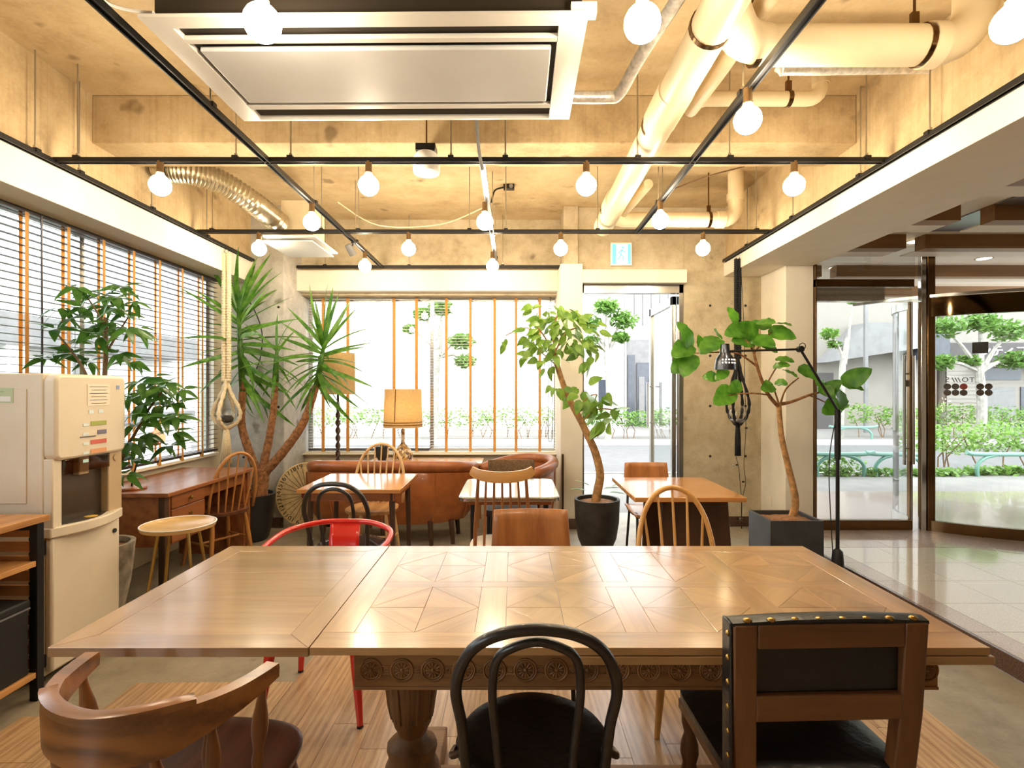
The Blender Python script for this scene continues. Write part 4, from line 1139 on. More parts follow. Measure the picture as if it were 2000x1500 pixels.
# shaped crest: arms rise at both ends, raised middle block
pts = []
for i, a in enumerate(ang):
    u = i/28; k = abs(u-.5)*2
    x, y = arc_xy(a); 
    if k > .75: y += (k-.75)*.10
    lean = -.035
    pts.append((x, y+lean*(1-k*k), .702+.012*k))
MB().ring_sweep(pts, csec).obj('arm_rail', M_capt, t, 50)
top = [p for i, p in enumerate(pts) if 6 <= i <= 22]
MB().ring_sweep([(p[0]*1.0, p[1]-.004, p[2]+.058) for p in top], lambda u: [(-.013,-.012),(.013,-.012),(.016,.006*(1-abs(2*u-1)**6)),(0,.012*(1-abs(2*u-1)**8)),(-.016,.006*(1-abs(2*u-1)**6))]).obj('crest_cap', M_capt, t, 60)
tab = [.009,.010,.013,.017,.019,.018,.014,.011,.014,.010,.013,.012,.010]
for i in (1, 5, 9, 14, 19, 23, 27):
    p = pts[i]; bxy = (p[0]*.86, p[1]*.80+.005)
    turned((p[0], p[1], p[2]-(.035 if 6 < i < 22 else .004)), (bxy[0], bxy[1], .44), tab).obj('spindle', M_capz, t)
legs4(t, .16, .14, .15, .14, .415, .05, [.013,.017,.021,.020,.015,.020,.022,.018,.014,.012], M_capz)
MB().tube([(-.19,.17,.17),(-.18,-.17,.17)], .010).obj('stretcher', M_capz, t); MB().tube([(.19,.17,.17),(.18,-.17,.17)], .010).obj('stretcher', M_capz, t)
MB().tube([(-.185,0,.17),(.185,0,.17)], .010).obj('stretcher', M_capz, t)

# ---- bentwood chairs
M_bent = plain('black_bentwood', C(34,30,28), .35, var=.25, vscale=30, coat=.3)
def bentwood(label, loc, rz, h=.86, w=.355, seatmat=M_leathb):
    t = thing('bentwood_chair', label, 'chair', loc, rz, 'black bentwood cafe chairs')
    m = MB().lathe([(0,.455),(.15,.457),(.19,.462),(.200,.455),(.200,.430),(.19,.425),(0,.425)], 40)
    m.obj('seat', seatmat, t, 50)
    mm = MB(); torus(mm, .2, .011, 40, 8, Matrix.Translation((0,0,.437))); mm.obj('seat_ring', M_bent, t, 180)
    hw = w/2
    out = cat_rom([(-.155,-.15,.30),(-.165,-.172,.45),(-hw+.012,-.205,.60),(-hw,-.235,.71),(-hw+.03,-.258,.80),(-hw*.5,-.27,h-.015),(0,-.272,h),
                   (hw*.5,-.27,h-.015),(hw-.03,-.258,.80),(hw,-.235,.71),(hw-.012,-.205,.60),(.165,-.172,.45),(.155,-.15,.30)], 6)
    MB().tube(out, .0135, 10).obj('outer_loop', M_bent, t, 180)
    iw = hw*.55
    inn = cat_rom([(-.085,-.178,.45),(-.095,-.20,.58),(-iw,-.232,.70),(-iw+.012,-.252,.785),(-iw*.5,-.264,h-.043),(0,-.267,h-.03),
                   (iw*.5,-.264,h-.043),(iw-.012,-.252,.785),(iw,-.232,.70),(.095,-.20,.58),(.085,-.178,.45)], 6)
    MB().tube(inn, .0105, 10).obj('inner_loop', M_bent, t, 180)
    for s in (-1, 1):
        MB().tube(cat_rom([(s*.155,-.15,.42),(s*.165,-.175,.25),(s*.175,-.215,0)], 5), .0135, 10).obj('leg', M_bent, t)
        MB().tube(cat_rom([(s*.135,.13,.43),(s*.155,.155,.25),(s*.17,.17,0)], 5), [.015]*6+[.011]*5, 10).obj('leg', M_bent, t)
        MB().tube(cat_rom([(s*.168,-.16,.52),(s*.208,-.11,.47),(s*.21,-.03,.435)], 5), .009, 8).obj('brace', M_bent, t)
    mm = MB(); torus(mm, .15, .008, 36, 8, Matrix.Translation((0,0,.20))); mm.obj('foot_ring', M_bent, t, 180)
    return t
bentwood('black bentwood chair with double loop back at the front of the dining table', (.053, 1.475, 0), 0, .862, .372)
bentwood('black bentwood chair with double loop back behind the red armchair', (-.995, 3.29, 0), math.radians(-4), .868, .372, plain('gloss_black_seat', C(40,40,44), .12, var=.05))

# ---- old oak chair with leather, front right
t = thing('leather_oak_chair', 'old oak dining chair with black leather seat and brass nailed back', 'chair', (.745, 1.50, 0), math.radians(2))
for s in (-1, 1):
    m = MB(); pts = [(s*.195,-.19,0),(s*.195,-.185,.45),(s*.203,-.20,.62),(s*.207,-.213,.845)]
    m.ring_sweep([Vector(p) for p in pts], [(-.019,-.028),(.019,-.028),(.019,.028),(-.019,.028)], up=(1,0,0)).obj('back_post', M_oldoak, t, 30, bevel=.004)
MB().box(-.178,.178,-.231,-.194,.787,.845).obj('top_rail', M_oldoakx, t, bevel=.004)
MB().box(-.178,.178,-.222,-.186,.610,.672).obj('lower_rail', M_oldoakx, t, bevel=.004)
MB().box(-.178,.178,-.208,-.188,.672,.787).obj('back_panel', M_leathb, t, bevel=.004)
MB().ring_sweep([(-.237,-.205,.845),(-.1,-.207,.852),(0,-.207,.853),(.1,-.207,.852),(.237,-.205,.845)], [(-.024,-.004),(.024,-.004),(.022,.003),(0,.007),(-.022,.003)]).obj('leather_cap', M_leathb, t, 60)
for s in (-1,):
    MB().box(s*.238-.004, s*.238+.004, -.222, -.176, .44, .848).obj('leather_side', M_leathb, t, bevel=.006)
nail = MB().lathe([(0,.005),(.005,.004),(.008,0)], 10).mesh('nail', M_brass, 180)
for k in range(8): inst('nail', nail, t, (-.20+k*.0575, -.2225, .8535), (.5,0,0), (1.5,1.0,1))
for k in range(7): inst('nail', nail, t, (-.242, -.212, .82-k*.058), (0,-PI/2,0))
MB().box(-.22,.22,-.18,.20,.40,.43).obj('seat_frame', M_oldoakx, t, bevel=.003)
sm_ = seat_board(.46, .42, .475, .05, M_leathb, t, name='seat_pad', e=8, dish=-.012)
for s in (-1, 1):
    turned((s*.195,.17,.40),(s*.195,.17,.0),[.024,.024,.016,.026,.028,.020,.028,.026,.018,.022,.026,.026,.024,.024], 14).obj('leg', M_oldoak, t)
    MB().box(s*.195-.02, s*.195+.02, -.17, .17, .09, .14).obj('stretcher', M_oldoak, t, bevel=.003)
MB().box(-.18,.18,.155,.185,.09,.14).obj('stretcher', M_oldoakx, t, bevel=.003)

# ---- red metal armchair
t = thing('metal_armchair', 'red enamelled steel armchair behind the dining table leaf', 'chair', (-.845, 2.44, 0), PI)
M_r = M_red
m = MB(); 
hoop = cat_rom([(-.255,.12,.695),(-.268,-.02,.70),(-.245,-.17,.715),(-.13,-.262,.73),(0,-.275,.733),(.13,-.262,.73),(.245,-.17,.715),(.268,-.02,.70),(.255,.12,.695)], 6)
MB().tube(hoop, .0135, 10).obj('arm_hoop', M_r, t, 180)
MB().grid([[Vector((x, -.262+.06*abs(x)**2*8, z)) + Vector((0,(.72-z)*.25,0)) for x in [-.075+.15*k/8 for k in range(9)]] for z in (.725,.62,.52,.45)]).obj('back_splat', M_r, t, 60)
sp = t.children[-1]; so = sp.modifiers.new('thick','SOLIDIFY'); so.thickness = .003
seat_board(.36,.36,.45,.03, M_r, t, dish=.012, e=6)
MB().box(-.175,.175,-.175,.175,.40,.43).obj('seat_skirt', M_r, t, bevel=.01)
for s in (-1, 1):
    for yy, sy in ((.165,.05),(-.165,-.06)):
        p0 = Vector((s*.165, yy, .42)); p1 = Vector((s*.21, yy+sy, 0.008))
        MB().tube([p0, p0.lerp(p1,.5), p1], [(.026,.018),(.022,.015),(.013,.011)], 8).obj('leg', M_r, t, 60)
        MB().tube([p1, p1-Vector((0,0,.008))], .014, 8).obj('foot_cap', M_blackm, t)
    MB().tube(cat_rom([(s*.255,.12,.695),(s*.255,.15,.66),(s*.225,.15,.5),(s*.18,.15,.43)],5), .0125, 8).obj('arm_support', M_r, t, 180)
MB().tube([(-.15,-.15,.30),(.15,.15,.30)], .008).tube([(-.15,.15,.30),(.15,-.15,.30)], .008).obj('cross_brace', M_r, t)

# ---- plywood chairs with steel legs
def ply_chair(label, loc, rz, h=.80, w=.37, wave=True, hh=.165, mat=None):
    mat = mat or M_teak
    t = thing('plywood_chair', label, 'chair', loc, rz, 'plywood chairs with black steel legs')
    # backrest panel, gently curved, wider at the bottom
    rows = []
    for j in range(5):
        z = h-hh*j/4; row = []
        for i in range(11):
            u = -1+2*i/10; ww = lerp(w*.48, w*.52, j/4)
            row.append(Vector((u*ww, -.19-.03*(1-u*u)-(z-.45)*.10, z)))
        rows.append(row)
    o = MB().grid(rows).obj('backrest', mat, t, 180)
    so = o.modifiers.new('thick','SOLIDIFY'); so.thickness = .012; so.offset = 0
    rows = []
    for j in range(9):
        v = j/8; y = lerp(.20, -.20, v); z = .445+.012*(1-4*(v-.45)**2)*-1 + (.0 if v > .1 else -.01)
        rows.append([Vector((u*(w*.5), y, z+.008*u*u)) for u in [-1+2*i/8 for i in range(9)]])
    o = MB().grid(rows).obj('seat', M_teaky, t, 180)
    so = o.modifiers.new('thick','SOLIDIFY'); so.thickness = .012; so.offset = -1
    for s in (-1, 1):
        MB().tube(cat_rom([(s*.17,.17,.0),(s*.155,.14,.42),(s*.155,.0,.425),(s*.155,-.17,.425),(s*.15,-.235,.47),(s*.13,-.272,h-.06)], 4), .010, 8).obj('side_frame', M_black, t)
        MB().tube([(s*.155,-.14,.425),(s*.17,-.21,0)], .010, 8).obj('leg', M_black, t)
    MB().tube([(-.155,.12,.425),(.155,.12,.425)], .009, 8).tube([(-.155,-.14,.425),(.155,-.14,.425)], .009, 8).obj('cross_bar', M_black, t)
    return t
ply_chair('figured teak plywood chair in the middle behind the dining table', (.085, 2.42, 0), PI, .806, .375, hh=.22)
ply_chair('orange brown plywood chair behind the right cafe table by the door', (1.09, 4.20, 0), PI, .795, .36, mat=M_teak)

# ---- hoop back windsor chairs
def windsor(label, loc, rz, h=.92, w=.38, frame=M_beech, seat=M_elm, n=6, wb=.36, group='hoop back spindle chairs'):
    t = thing('windsor_chair', label, 'chair', loc, rz, group)
    seat_board(w, .40, .44, .032, seat, t, dish=.010, e=2.8, back=.94)
    hw = wb/2
    zs = .44
    hp = []
    N = 26
    for i in range(N+1):
        a = PI*i/N; x = -hw*math.cos(a); zz = zs+(h-zs)*max(0.0, math.sin(a))**.62
        y = -.15-(zz-zs)*.22
        hp.append((x*(1 if zz > .5 else .97), y, zz))
    MB().tube(hp, .0125, 10).obj('hoop', frame, t, 180)
    for k in range(n):
        u = -1+2*(k+.5)/n
        x1 = u*hw*.96
        # height of the hoop at x1
        a = math.acos(max(-1, min(1, -x1/hw))); z1 = zs+(h-zs)*max(0.0, math.sin(a))**.62
        MB().tube([(u*hw*.72,-.155,zs-.005),(lerp(u*hw*.72,x1,.5),-.155-(z1-zs)*.11,lerp(zs,z1,.5)),(x1,-.15-(z1-zs)*.22,z1)], [.0065,.0075,.0055], 8).obj('spindle', frame, t)
    for (x, y) in ((-.14,.13),(.14,.13),(-.13,-.12),(.13,-.12)):
        turned((x,y,.415),(x*1.36,y*1.42,0),[.012,.016,.018,.017,.014,.011]).obj('leg', frame, t)
    MB().tube([(-.17,0,.19),(.17,0,.19)], [.009,.009], 8).obj('stretcher', frame, t)
    for s in (-1, 1): MB().tube([(s*.172,.155,.19),(s*.165,-.145,.19)], .009, 8).obj('stretcher', frame, t)
    return t
windsor('honey coloured hoop back chair at the right behind the dining table', (.765, 2.34, 0), PI, .925, .40, n=5, wb=.365)
windsor('pale hoop back chair behind the left cafe table, facing the camera', (-1.15, 4.40, 0), math.radians(178), .925, .42, n=7, wb=.43, frame=wood('ash_pale', C(190,146,92), C(222,184,132), 'Z', 1.3, .4, ring=.1, var=.05))
windsor('hoop back chair pulled up to the desk beside the yucca', (-2.37, 4.34, 0), math.radians(60), .90, .40, n=5, wb=.38, frame=wood('beech_brown', C(150,96,46), C(198,140,78), 'Z', 1.3, .35, ring=.1, var=.05), seat=M_capseat)

# ---- straight spindle chair
t = thing('spindle_chair', 'tall spindle back chair with curved yoke crest in front of white table', 'chair', (-.066, 3.37, 0), 0)
M_yoke = wood('yoke_wood', C(176,122,62), C(216,166,100), 'X', 1.2, .35, .2, ring=.15, var=0)
M_spd = wood('spindle_wood', C(120,72,38), C(164,108,64), 'Z', 1.2, .35, .2, ring=.15, var=.1)
seat_board(.41,.40,.44,.035, M_white, t, dish=.008, e=3)
yk = cat_rom([(-.182,-.235,.922),(-.14,-.25,.905),(-.07,-.262,.895),(0,-.266,.892),(.07,-.262,.895),(.14,-.25,.905),(.182,-.235,.922)], 4)
MB().ring_sweep(yk, lambda u: [(-.012,-.034*(1-abs(2*u-1)**3*.55)),(.012,-.034*(1-abs(2*u-1)**3*.55)),(.016,.0),(.010,.030),(-.010,.030),(-.016,0)]).obj('crest_rail', M_yoke, t, 50)
for k in range(7):
    u = -1+2*k/6
    r = [.011,.013,.011,.009] if k in (0,6) else [.0075,.0085,.0075,.006]
    MB().tube([(u*.165,-.165,.43),(u*.158,-.195,.58),(u*.148,-.23,.74),(u*.138,-.258,.88)], r, 10).obj('spindle', M_spd, t)
legs4(t, .145,.13,.135,.13,.41,.05,[.013,.017,.019,.017,.013,.011], M_spd)
for s in (-1,1): MB().tube([(s*.18,.165,.18),(s*.17,-.165,.18)], .009).obj('stretcher', M_spd, t)

# ---- tweed dining chair behind the white table
t = thing('tweed_chair', 'dark framed chair with brown tweed back behind the white table', 'chair', (-.02, 4.32, 0), PI)
MB().ring_sweep(cat_rom([(-.19,-.20,.70),(-.1,-.225,.70),(0,-.232,.70),(.1,-.225,.70),(.19,-.20,.70)],4), [(-.022,-.10),(.022,-.10),(.024,.08),(.012,.105),(-.012,.105),(-.024,.08)]).obj('back_pad', M_tweed, t, 50)
seat_board(.42,.40,.47,.06, M_blackm, t, dish=-.01, e=5)
for s in (-1,1):
    MB().tube(cat_rom([(s*.17,-.26,0),(s*.17,-.20,.42),(s*.165,-.205,.62)],4), .013).obj('back_leg', M_black, t)
    MB().tube([(s*.17,.16,.42),(s*.18,.18,0)], [.015,.011]).obj('leg', M_black, t)
    MB().tube([(s*.17,.16,.40),(s*.17,-.2,.40)], .010).obj('side_rail', M_black, t)
# ================================================================== CAFE TABLES
t = thing('cafe_table', 'square wooden cafe table on the left with bright window reflections', 'table', (-1.12, 3.985, 0))
MB().box(-.352,.352,-.345,.345,.692,.72).obj('table_top', M_cafe, t, bevel=.004)
MB().box(-.30,.30,-.29,-.27,.63,.692).box(-.30,.30,.27,.29,.63,.692).box(-.30,-.28,-.27,.27,.63,.692).box(.28,.30,-.27,.27,.63,.692).obj('apron', M_teakx, t, 0)
for x in (-.28,.28):
    for y in (-.27,.27): MB().tube([(x,y,.69),(x*1.05,y*1.05,0)], [.022,.013], 10).obj('leg', M_darkw, t)
t = thing('cafe_table', 'square cafe table with glossy white top and rounded rear corners', 'table', (-.028, 3.74, 0))
def rr_poly(w, d, r, n=5):
    out = []
    for cx, cy, a0 in ((w-r,d-r,0),(-w+r,d-r,90),(-w+r,-d+r,180),(w-r,-d+r,270)):
        for k in range(n+1):
            a = math.radians(a0+90*k/n); out.append((cx+r*math.cos(a), cy+r*math.sin(a)))
    return out
M_gw = plain('gloss_white_top', C(226,230,236), .06, var=.02, coat=.8, coatr=.03)
MB().prism(rr_poly(.318,.345,.05), .698, .72).obj('table_top', M_gw, t, bevel=.003)
MB().prism(rr_poly(.324,.351,.054), .690, .714).obj('metal_edge', M_steel, t, bevel=.002)
MB().box(-.27,.27,-.30,.30,.66,.69).obj('apron', M_teakx, t, 0)
for x in (-.25,.25):
    MB().tube([(x,-.05,.66),(x*1.0,-.05,.03)], .018, 10).obj('leg', M_black, t)
    MB().box(x-.03,x+.03,-.28,.28,0,.03).obj('foot', M_black, t, bevel=.004)
t = thing('cafe_table', 'wooden cafe table on the right with dark slab legs', 'table', (1.112, 3.76, 0))
MB().box(-.352,.352,-.39,.39,.690,.72).obj('table_top', M_cafe, t, bevel=.004)
for y in (-.24,.24):
    MB().prism([(-.14,.69),(.285,.69),(.335,0),(-.16,0)], -.015, .015, Matrix.Translation((0,y,0)) @ Matrix.Rotation(PI/2,4,'X')).obj('slab_leg', M_darkw, t, bevel=.003)
MB().box(-.10,.26,-.225,.225,.60,.69).obj('under_rail', M_darkw, t, 0)

# ================================================================== LEATHER SEATING
def tub(name, label, cat, loc, rz, W, D, H, seatz=.42, legs=None, e=2.6, segs=40, open_=.0):
    """tub shaped seat, open to local +Y"""
    t = thing(name, label, cat, loc, rz)
    def out(u, s=1.0):
        a = PI*u  # 0..1 from +X side round the back to -X side
        ca, sa = math.cos(a), math.sin(a)
        return (math.copysign(abs(ca)**(2/e), ca)*W/2*s, -abs(sa)**(2/e)*D*s)
    U = [i/segs for i in range(segs+1)]
    def top(u): return H-.055*abs(2*u-1)**2.2
    rows = []
    for (s, zf) in ((.90, None), (.94,.22), (.985,.40), (1.0,.58), (1.0,.80)):
        row = []
        for u in U:
            x, y = out(u, s); z = .19+.05*abs(2*u-1)**2 if zf is None else lerp(.19, top(u)-.06, (zf-.1)/.75)
            row.append((x, y+D*.45, z))
        rows.append(row)
    for s in (.86,):
        rows.append([(out(u,s)[0], out(u,s)[1]+D*.45, top(u)-.05) for u in U])
        rows.append([(out(u,s)[0], out(u,s)[1]+D*.45, .30) for u in U])
        rows.append([(out(u,.88)[0], out(u,.88)[1]+D*.45, .20) for u in U])
    m = MB().grid(rows)
    m.obj('shell', M_leath, t, 60)
    rim = [(out(u,.935)[0], out(u,.935)[1]+D*.45, top(u)-.035) for u in U]
    # arms run a little forward
    f0 = (rim[0][0], rim[0][1]+.10, rim[0][2]-.02); f1 = (rim[-1][0], rim[-1][1]+.10, rim[-1][2]-.02)
    MB().tube([f0]+rim+[f1], [.045]+[.052]*len(rim)+[.045], 12).obj('rolled_rim', M_leath, t, 180)
    for uu in (.16,.36,.5,.64,.84):
        x, y = out(uu, 1.003); x2, y2 = out(uu, .945)
        MB().tube([(x2,y2+D*.45,.22),(x,y+D*.45,.42),(x*1.002,y*1.002+D*.45,top(uu)-.09)], .005, 6).obj('seam', M_leath, t)
    seat = [(out(u,.86)[0], out(u,.86)[1]+D*.45) for u in U] + [(-W*.43, D*.45+.08), (W*.43, D*.45+.08)]
    MB().prism(seat, seatz-.14, seatz).obj('seat_cushion', M_leath, t, 30, bevel=.02)
    MB().prism([(p[0]*.98,p[1]*.98) for p in seat], .20, seatz-.14).obj('base', M_leath, t, 30)
    for (x, y) in (legs or ((-W*.36,-D*.28),(W*.36,-D*.28),(-W*.38,D*.42),(W*.38,D*.42))):
        MB().tube([(x,y,.22),(x*1.03,y*1.04,0)], [.026,.018], 8).obj('leg', M_darkw, t)
    return t
tub('leather_sofa', 'worn brown leather tub sofa seen from behind, facing the window', 'sofa', (-1.16, 5.03, 0), math.radians(-2), 1.62, .50, .745, legs=((-.55,-.18),(.0,-.22),(.42,-.20),(.60,-.14),(-.6,.2),(.6,.2)), e=3.2)
tub('leather_armchair', 'brown leather tub armchair in the corner beside the white post', 'armchair', (.13, 5.24, 0), math.radians(140), .66, .48, .735, e=2.4)

# ================================================================== DESK, STOOL
t = thing('writing_desk', 'brown wooden writing desk with drawers under the left blind', 'desk', (-2.57, 4.08, 0))
MB().box(-.31,.32,-.58,.60,.692,.72).obj('desk_top', M_mahog, t, bevel=.004)
MB().box(-.28,.285,-.555,-.11,.36,.692).obj('pedestal', M_mahog, t, bevel=.003)
MB().box(-.28,.27,-.11,.57,.60,.692).obj('frieze', M_mahog, t, 0)
MB().box(-.28,.27,.50,.57,.0,.60).obj('end_panel', M_mahog, t, 0)
for i, (z0, z1) in enumerate(((.60,.685),(.485,.592),(.372,.477))):
    d = MB().box(.285,.297,-.50,-.12,z0,z1).obj('drawer', M_mahog, t, bevel=.003)
    MB().lathe([(.0,.0),(.008,0),(.007,.010),(.014,.016),(.014,.022),(0,.026)], 12, M=Matrix.Translation((.297,-.31,(z0+z1)/2)) @ Matrix.Rotation(PI/2,4,'Y')).obj('knob', M_brass, d)
for (x, y) in ((.27,-.545),(-.26,-.545),(.27,.55),(-.26,.55)):
    MB().box(x-.022,x+.022,y-.022,y+.022,0,.692).obj('leg', M_darkw if y < 0 else M_mahog, t, bevel=.003)
t = thing('round_stool', 'round tray-top stool with slim brass legs before the desk', 'stool', (-2.005, 3.22, 0))
zs_ = .585
MB().lathe([(0,zs_-.006),(.17,zs_-.006),(.188,zs_+.004),(.197,zs_+.012),(.201,zs_+.008),(.195,zs_-.012),(.17,zs_-.020),(0,zs_-.020)], 40).obj('tray_top', wood('stool_top', C(186,140,76), C(226,190,130), 'X', 1, .3, .3, ring=.1, var=0), t, 50)
torus_m = MB(); torus(torus_m, .199, .004, 40, 6, Matrix.Translation((0,0,zs_+.011))); torus_m.obj('rim', M_signw, t, 180)
for k in range(4):
    a = PI/4+k*PI/2+.2
    MB().tube([(.11*math.cos(a),.11*math.sin(a),zs_-.018),(.205*math.cos(a),.205*math.sin(a),0)], .009, 8).obj('leg', M_brass, t)

# desk lamp, standing on the desk
t = thing('desk_lamp', 'small clamp arm lamp with copper head on round wooden base', 'desk lamp', (-2.60, 3.66, .72))
MB().lathe([(0,0),(.085,0),(.09,.008),(.085,.018),(0,.02)], 28).obj('base', M_teakx, t)
hp = P(300,858,3.62)-Vector((-2.60,3.66,.72))
MB().tube(cat_rom([(0,0,.02),(.02,0,.12),(hp.x-.07,hp.y,hp.z-.05),(hp.x-.02,hp.y,hp.z-.01)], 5), .006, 8).obj('arm', M_black, t)
M_cop = plain('copper_pink', C(196,150,128), .3, .8, var=.1)
ax_ = Vector((.75,-.2,.35)).normalized()
q_ = Vector(hp)
MB().tube([q_-ax_*.03, q_-ax_*.01, q_+ax_*.03, q_+ax_*.055], [.018,.030,.046,.047], 18).obj('head', M_cop, t)
for k in range(4): MB().tube([q_+ax_*(.005+k*.014), q_+ax_*(.010+k*.014)], .0495, 18).obj('cooling_ring', M_cop, t)

# ================================================================== DRINKS MACHINE
t = thing('drinks_machine', 'tall beige tea and water dispensing machine at the left', 'drinks machine', (-2.49, 2.755, 0))
# local x to +X (front), width along y
FX = .325; Wy = .225
MB().box(-.36,FX-.05,-Wy,Wy,.04,1.475).obj('cabinet', M_machine, t, bevel=.008)
MB().box(-.34,.20,-Wy-.004,-Wy,.86,1.40).obj('side_panel', M_machine, t, bevel=.004)
MB().box(FX-.05,FX-.012,-Wy+.006,Wy-.006,.06,.695).obj('lower_door', M_machine, t, bevel=.012)
MB().tube([(FX-.012,Wy-.05,.63),(FX-.005,Wy-.05,.63)], .012, 12).obj('lock', M_blackm, t)
for z in (.12,.65): MB().box(FX-.058,FX-.040,-Wy-.004,-Wy+.006,z-.03,z+.03).obj('hinge', M_blackm, t, 0)
# upper door, swelling forward with rounded corners
R_ = Matrix.Translation((0,0,0))
up = MB()
poly = rr_poly(Wy+.002, .205, .035)
M_up = Matrix.Translation((FX-.05, 0, 1.265)) @ Matrix.Rotation(PI/2, 4, 'Y') @ Matrix.Rotation(PI/2, 4, 'Z')
up.prism(poly, 0, .065, M_up)
upo = up.obj('upper_door', M_machine, t, 30, bevel=.014)
# column frames either side of the recess, recess box, hood and tray
MB().box(FX-.05,FX-.005,-Wy,-Wy+.055,.74,1.07).obj('recess_post', M_machine, t, bevel=.006)
MB().box(FX-.05,FX-.005,Wy-.10,Wy,.74,1.07).obj('recess_post', M_machd, t, bevel=.006)
MB().box(FX-.049,FX-.045,-Wy+.055,Wy-.10,.74,1.07).obj('recess_back', M_smoke, t, 0)
M_hood = clear_glass('hood_plastic', (.55,.48,.42,1), 1.5, base=.05)
MB().box(FX-.045,FX+.005,-Wy+.058,Wy-.102,.985,1.06).obj('splash_hood', M_hood, t, bevel=.004)
MB().box(FX-.045,FX-.01,-.06,.0,.97,1.06).obj('nozzle', M_machd, t, bevel=.004)
MB().tube([(FX-.005,Wy-.05,1.03),(FX+.002,Wy-.05,1.03)], .018, 14).obj('finger_hole', M_machd, t)
tray = [(-.0,-Wy-.012)]
tp_ = [(FX-.05,-Wy-.004)]+[(FX-.01+.06*math.sin(PI*k/12), lerp(-Wy-.004, Wy+.012, k/12)) for k in range(13)]+[(FX-.05,Wy+.012)]
MB().prism(tp_, .695, .745).obj('drip_tray', M_machine, t, 50, bevel=.006)
tq = [(FX-.045,-Wy+.05)]+[(FX-.02+.05*math.sin(PI*k/10), lerp(-Wy+.05, Wy-.09, k/10)) for k in range(11)]+[(FX-.045,Wy-.09)]
MB().prism(tq, .745, .7475).obj('grate', M_smoke, t, 0)
MB().lathe([(0,.7475),(.028,.7475),(.03,.750),(0,.751)], 18, (FX-.0,.0,0)).obj('cup_mark', plain('yellow_disc', C(222,178,70), .5, var=0), t)
xf = FX+.0155
def lab(y, z, w, h, mat, name='label_plate'):
    MB().box(xf,xf+.002,y-w/2,y+w/2,z-h/2,z+h/2).obj(name, mat, t, 0)
M_lg = plain('label_green', C(168,178,96), .5, var=0); M_lb = plain('label_slate', C(120,116,136), .5, var=0)
M_lr = plain('label_red', C(206,104,92), .5, var=0); M_lo = plain('label_orange', C(222,162,118), .5, var=0)
M_lp = plain('label_sheet', C(236,226,206), .4, var=.02); M_btn = plain('button_pale', C(220,236,240), .2, var=0)
lab(.03, 1.37, .15, .11, M_lp, 'instruction_sheet')
for k in range(6): lab(.03, 1.412-k*.017, .10 if k % 2 else .12, .0028, M_lo if k < 2 else M_lb, 'text_line')
for y in (-.02,.045): lab(y, 1.285, .03, .018, M_btn, 'button')
for (z, m_, w) in ((1.225,M_lg,.105),(1.178,M_lb,.06),(1.130,M_lr,.105),(1.083,M_lo,.105)):
    lab(.03+(.105-w)/2, z, w, .022, m_); lab(-.055, z-.004, .034, .013, M_btn, 'button')
lab(-.04, 1.16, .10, .006, M_inkg, 'text_line')
lab(-.055, 1.10-.06, .034, .016, plain('button_cyan', C(190,232,232), .2, var=0), 'button')
lab(.165, 1.41, .022, .020, plain('label_blue', C(150,170,210), .5, var=0))
# energy sticker on the side facing the camera
MB().box(-.06,.14,-Wy-.006,-Wy-.004,1.335,1.405).obj('sticker', plain('sticker_green', C(190,206,168), .5, var=0), t, 0)
MB().box(-.05,.13,-Wy-.008,-Wy-.006,1.342,1.366).obj('sticker_field', M_signw, t, 0)
inst('sticker_text', text_mesh('エネルギー', .022, plain('ink_green', C(110,150,90), .6, var=0), .0004), t, (.045,-Wy-.0065,1.386), FACE_CAM)
for x in (-.30,.22):
    for y in (-.18,.18): MB().lathe([(0,0),(.02,0),(.02,.04),(0,.04)], 12, (x,y,0)).obj('foot', M_blackm, t)

# ================================================================== SHELF UNIT
t = thing('shelf_unit', 'open shelf unit with wooden boards, black posts and slatted end', 'shelf', (-2.36, 1.75, 0))
SY0, SY1 = -.75, .70
SXF, SXB = .225, -.36
for (x, y) in ((SXF-.02,SY1-.02),(SXF-.02,SY0+.02),(SXB+.02,SY1-.02),(SXB+.02,SY0+.02)):
    MB().box(x-.018,x+.018,y-.018,y+.018,0,.80).obj('post', M_black, t, bevel=.002)
MB().box(SXB,SXF+.015,SY0,SY1+.01,.80,.828).obj('top_board', M_shelfw, t, bevel=.002)
for z in (.605,.105): MB().box(SXB+.04,SXF-.005,SY0+.04,SY1-.04,z,z+.025).obj('shelf_board', M_shelfw, t, bevel=.002)
MB().box(SXB+.02,SXF-.02,SY1-.034,SY1-.006,.765,.80).obj('top_rail', M_black, t, 0)
for k in range(10):
    z = .14+k*.066
    MB().box(SXB+.04,SXF-.04,SY1-.03,SY1-.016,z,z+.045).obj('slat', M_slatw, t, 0)
    MB().cbox((SXF-.03,SY1-.023,z-.010),(.03,.02,.014)).obj('spacer', M_black, t, 0)
t = thing('storage_box', 'black fabric storage box with pale rim on the bottom shelf', 'box', (-2.345, 2.13, .13))
MB().box(-.20,.19,-.26,.26,0,.30).obj('body', M_blackm, t, bevel=.006)
MB().box(-.205,.195,-.265,.265,.30,.335).obj('lid', M_blackm, t, bevel=.008)
MB().box(-.203,.1945,-.263,.263,.292,.300).obj('rim', M_lilac, t, 0)
mh = MB(); torus(mh, .022, .005, 18, 6, Matrix.Translation((.193,.0,.22)) @ Matrix.Rotation(PI/2,4,'Y')); mh.obj('handle_ring', M_steel, t)
mh = MB(); torus(mh, .018, .004, 18, 6, Matrix.Translation((.02,-.262,.22)) @ Matrix.Rotation(PI/2,4,'X')); mh.obj('handle_ring', M_steel, t)

